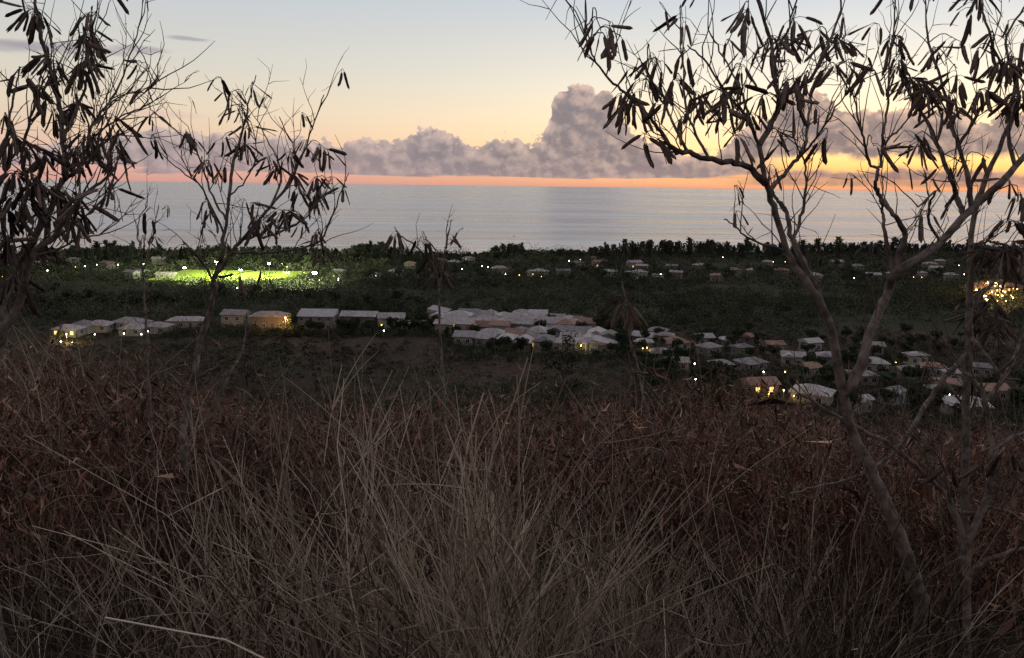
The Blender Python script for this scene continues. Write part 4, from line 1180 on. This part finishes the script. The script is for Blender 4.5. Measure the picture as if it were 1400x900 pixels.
# pale leafless twigs standing up out of the thicket
def twiglets(n, d0, d1):
    px = RNG.uniform(-60, 1460, n); dep = np.sqrt(RNG.uniform(d0 ** 2, d1 ** 2, n))
    row_ = np.interp(px, TT[:, 0], TT[:, 1]) + RNG.uniform(-8, 190, n)
    B = np.array([at(a, b_, c) for a, b_, c in zip(px, row_, dep)]); gz = ground_z(B[:, 0], B[:, 1]); B[:, 2] = np.maximum(B[:, 2], gz + .3)
    q_ = np.linspace(0, 1, 7); L = RNG.uniform(.18, .6, n)
    d0_ = unit(np.stack([RNG.normal(0, .5, n), RNG.normal(0, .5, n), np.ones(n)], -1)); cv = RNG.normal(0, .55, (n, 3))
    P = B[:, None] + d0_[:, None] * (L[:, None] * (q_ - 1)[None])[..., None] + cv[:, None] * (L[:, None] * (q_ ** 2)[None])[..., None]
    R = RNG.uniform(.0018, .0038, n)[:, None] * (1.1 - .8 * q_)[None] * (dep / 6)[:, None]
    V_, F_, per = batch_tubes(P, R, 3)
    return V_, F_, np.repeat(np.clip(RNG.normal(.62, .25, n), 0, 1), per)


V, F, tt = twiglets(2600, 4.2, 9.0)
o = obj('dry_twig', mesh_from('dry_twig', V, F, 'thicket_stem', tt), th); o['kind'] = 'stuff'

# ------------------------------------------------------------------ dry grass and bare stems in front
def stems(n, pxs, deps, hts, lean, bow, r0, tints, side=0):
    """clumps of stiff dead stems: kinked main stems, straight side twigs, finer twigs on those"""
    nc = max(1, n // 16)
    cpx = RNG.uniform(*pxs, nc); cd = np.sqrt(RNG.uniform(deps[0] ** 2, deps[1] ** 2, nc)); ci = RNG.integers(0, nc, n)
    x = (cpx[ci] - 700) / FPX * cd[ci] + RNG.normal(0, .09, n); y = cd[ci] + RNG.normal(0, .09, n)
    z = ground_z(x, y); k = 8; s_ = np.linspace(0, 1, k)
    h = RNG.uniform(*hts, n) * RNG.uniform(.65, 1.05, n)
    la = RNG.normal(0, lean, (n, 2)) + RNG.normal(0, .10, (nc, 2))[ci]; bw = RNG.normal(0, bow, (n, 2))
    off = h[:, None, None] * (la[:, None] * s_[None, :, None] + bw[:, None] * (s_ ** 2)[None, :, None]) + h[:, None, None] * RNG.normal(0, .017, (n, k, 2)).cumsum(1)
    zz = z[:, None] - .04 + h[:, None] * s_[None]
    P = np.stack([x[:, None] + off[..., 0], y[:, None] + off[..., 1], zz], -1); P[..., 1] = np.maximum(P[..., 1], .75)
    R = r0 * RNG.lognormal(0, .30, n)[:, None] * (1.0 - .62 * s_)[None]
    t_ = np.clip(RNG.normal(*tints, n), 0, 1)
    out = [(P, R, t_)]
    cur = (P, R, t_, h)
    for lev, (mul, ang, lo, hi, kk) in enumerate(((side, .42, .10, .34, 5), (side * .8, .55, .25, .6, 4))):
        if not side: break
        P0, R0, T0, H0 = cur; m = int(n * mul); ii = RNG.integers(0, len(P0), m); a = RNG.integers(1, P0.shape[1] - 1, m)
        B = P0[ii, a]; tg = unit(P0[ii, a + 1] - P0[ii, a - 1]); d2 = unit(tg + RNG.normal(0, ang, (m, 3)) + np.array((0, 0, .12))); L = H0[ii] * RNG.uniform(lo, hi, m)
        q_ = np.linspace(0, 1, kk); cv = RNG.normal(0, .16, (m, 3))
        P2 = B[:, None] + d2[:, None] * (L[:, None] * q_[None])[..., None] + cv[:, None] * (L[:, None] * (q_ ** 2)[None])[..., None] + (L[:, None, None] * RNG.normal(0, .022, (m, kk, 3)) * (q_ > 0)[None, :, None])
        P2[..., 1] = np.maximum(P2[..., 1], .75)
        R2 = (R0[ii, a] * .72)[:, None] * (1 - .6 * q_)[None]
        T2 = np.clip(T0[ii] + RNG.normal(0, .12, m), 0, 1); out.append((P2, R2, T2)); cur = (P2, R2, T2, L)
    res = []
    for P_, R_, tt_ in out:
        V_, F_, per = batch_tubes(P_, R_, 3); res.append((V_, F_, np.repeat(tt_, per)))
    return res


parts = []
parts += stems(420, (330, 800), (2.1, 4.4), (.85, 1.55), .20, .26, .0034, (.72, .28), 4.6)
parts += stems(420, (760, 1150), (2.0, 4.0), (.65, 1.15), .15, .20, .0028, (.72, .26), 3.8)
parts += stems(300, (-60, 380), (2.2, 4.6), (.50, 1.05), .28, .28, .0030, (.48, .28), 3.8)
parts += stems(280, (1080, 1470), (1.9, 4.2), (.5, 1.15), .32, .3, .0028, (.28, .27), 4.0)
parts += stems(150, (1100, 1340), (2.2, 3.2), (.9, 1.5), .34, .3, .0030, (.30, .28), 4.5)
parts += stems(200, (-80, 1250), (1.7, 2.6), (.35, .80), .28, .25, .0026, (.45, .28), 3.0)
parts += stems(380, (-80, 1480), (4.0, 6.0), (.7, 1.45), .24, .24, .0038, (.46, .28), 3.8)
V, F, tt = join(parts)
o = obj('dry_brush', mesh_from('dry_brush', V, F, 'dry_stem', tt)); tag(o, 'tangle of dry tan dead stems and twigs on the near slope', 'brush', None, 'stuff')


def bare_shrub(px, depth, label, nst, h0, h1, lean, seed, tilt=(0, 0), width=.0040):
    g_ = np.random.default_rng(seed)
    b_ = at(px, 700, depth); b_[2] = float(ground_z(b_[0], b_[1]))
    t = empty('bare_shrub', b_); tag(t, label, 'shrub')
    for i in range(nst):
        h = g_.uniform(h0, h1); la = g_.normal(0, lean, 2) + np.array(tilt); bw = g_.normal(0, .22, 2); s_ = np.linspace(0, 1, 10)
        P = np.stack([h * (la[0] * s_ + bw[0] * s_ ** 2.5), h * (la[1] * s_ + bw[1] * s_ ** 2.5), -.05 + h * (s_ - .12 * abs(la[0] + bw[0]) * s_ ** 2)], -1) + np.append(g_.normal(0, .05, 2), 0)
        P[1:] += g_.normal(0, .013, (9, 3)).cumsum(0) * .7
        w = width * g_.lognormal(0, .25)
        lst = [(P, np.linspace(w, w * .5, 10))]
        for k in range(int(g_.integers(3, 9))):
            m = int(g_.integers(2, 9)); d2 = unit(unit(P[m] - P[m - 1]) + g_.normal(0, .45, 3)); L = h * g_.uniform(.12, .4); Q = [P[m]]
            cv = g_.normal(0, .12, 3)
            for q_ in range(5): d2 = unit(d2 + cv * .5); Q.append(Q[-1] + d2 * L / 5)
            lst.append((np.array(Q), np.linspace(w * .6, w * .22, 6)))
        V, F, tt = join_tubes(lst, 4, [float(np.clip(g_.normal(.68, .17), 0, 1))] * len(lst))
        obj('stem', mesh_from('stem', V, F, 'dry_stem', tt, smooth=True), t)
    return t


bare_shrub(640, 2.7, 'bare pale shrub with long arching stems in front of the dark conifer-like shrub', 46, 1.0, 1.75, .24, 1)
bare_shrub(760, 2.5, 'bare grey shrub leaning towards the slim sapling, stems swept sideways', 26, .9, 1.5, .18, 2, (-.35, .05))
bare_shrub(470, 3.0, 'broomlike bare shrub with straight tan stems near the slim open-crowned tree', 36, .9, 1.55, .17, 3)
bare_shrub(330, 3.1, 'low bare shrub with sideways pale stems at the foot of the slim open-crowned tree', 24, .7, 1.25, .26, 4, (-.15, 0))
bare_shrub(1050, 2.6, 'thin pale bare shrub low before the large forked tree', 26, .6, 1.05, .25, 5, (.1, 0), .0036)
bare_shrub(880, 3.0, 'slender bare shrub with upright pale stems below the shaggy tuft', 30, .7, 1.15, .16, 6, (0, 0), .0036)
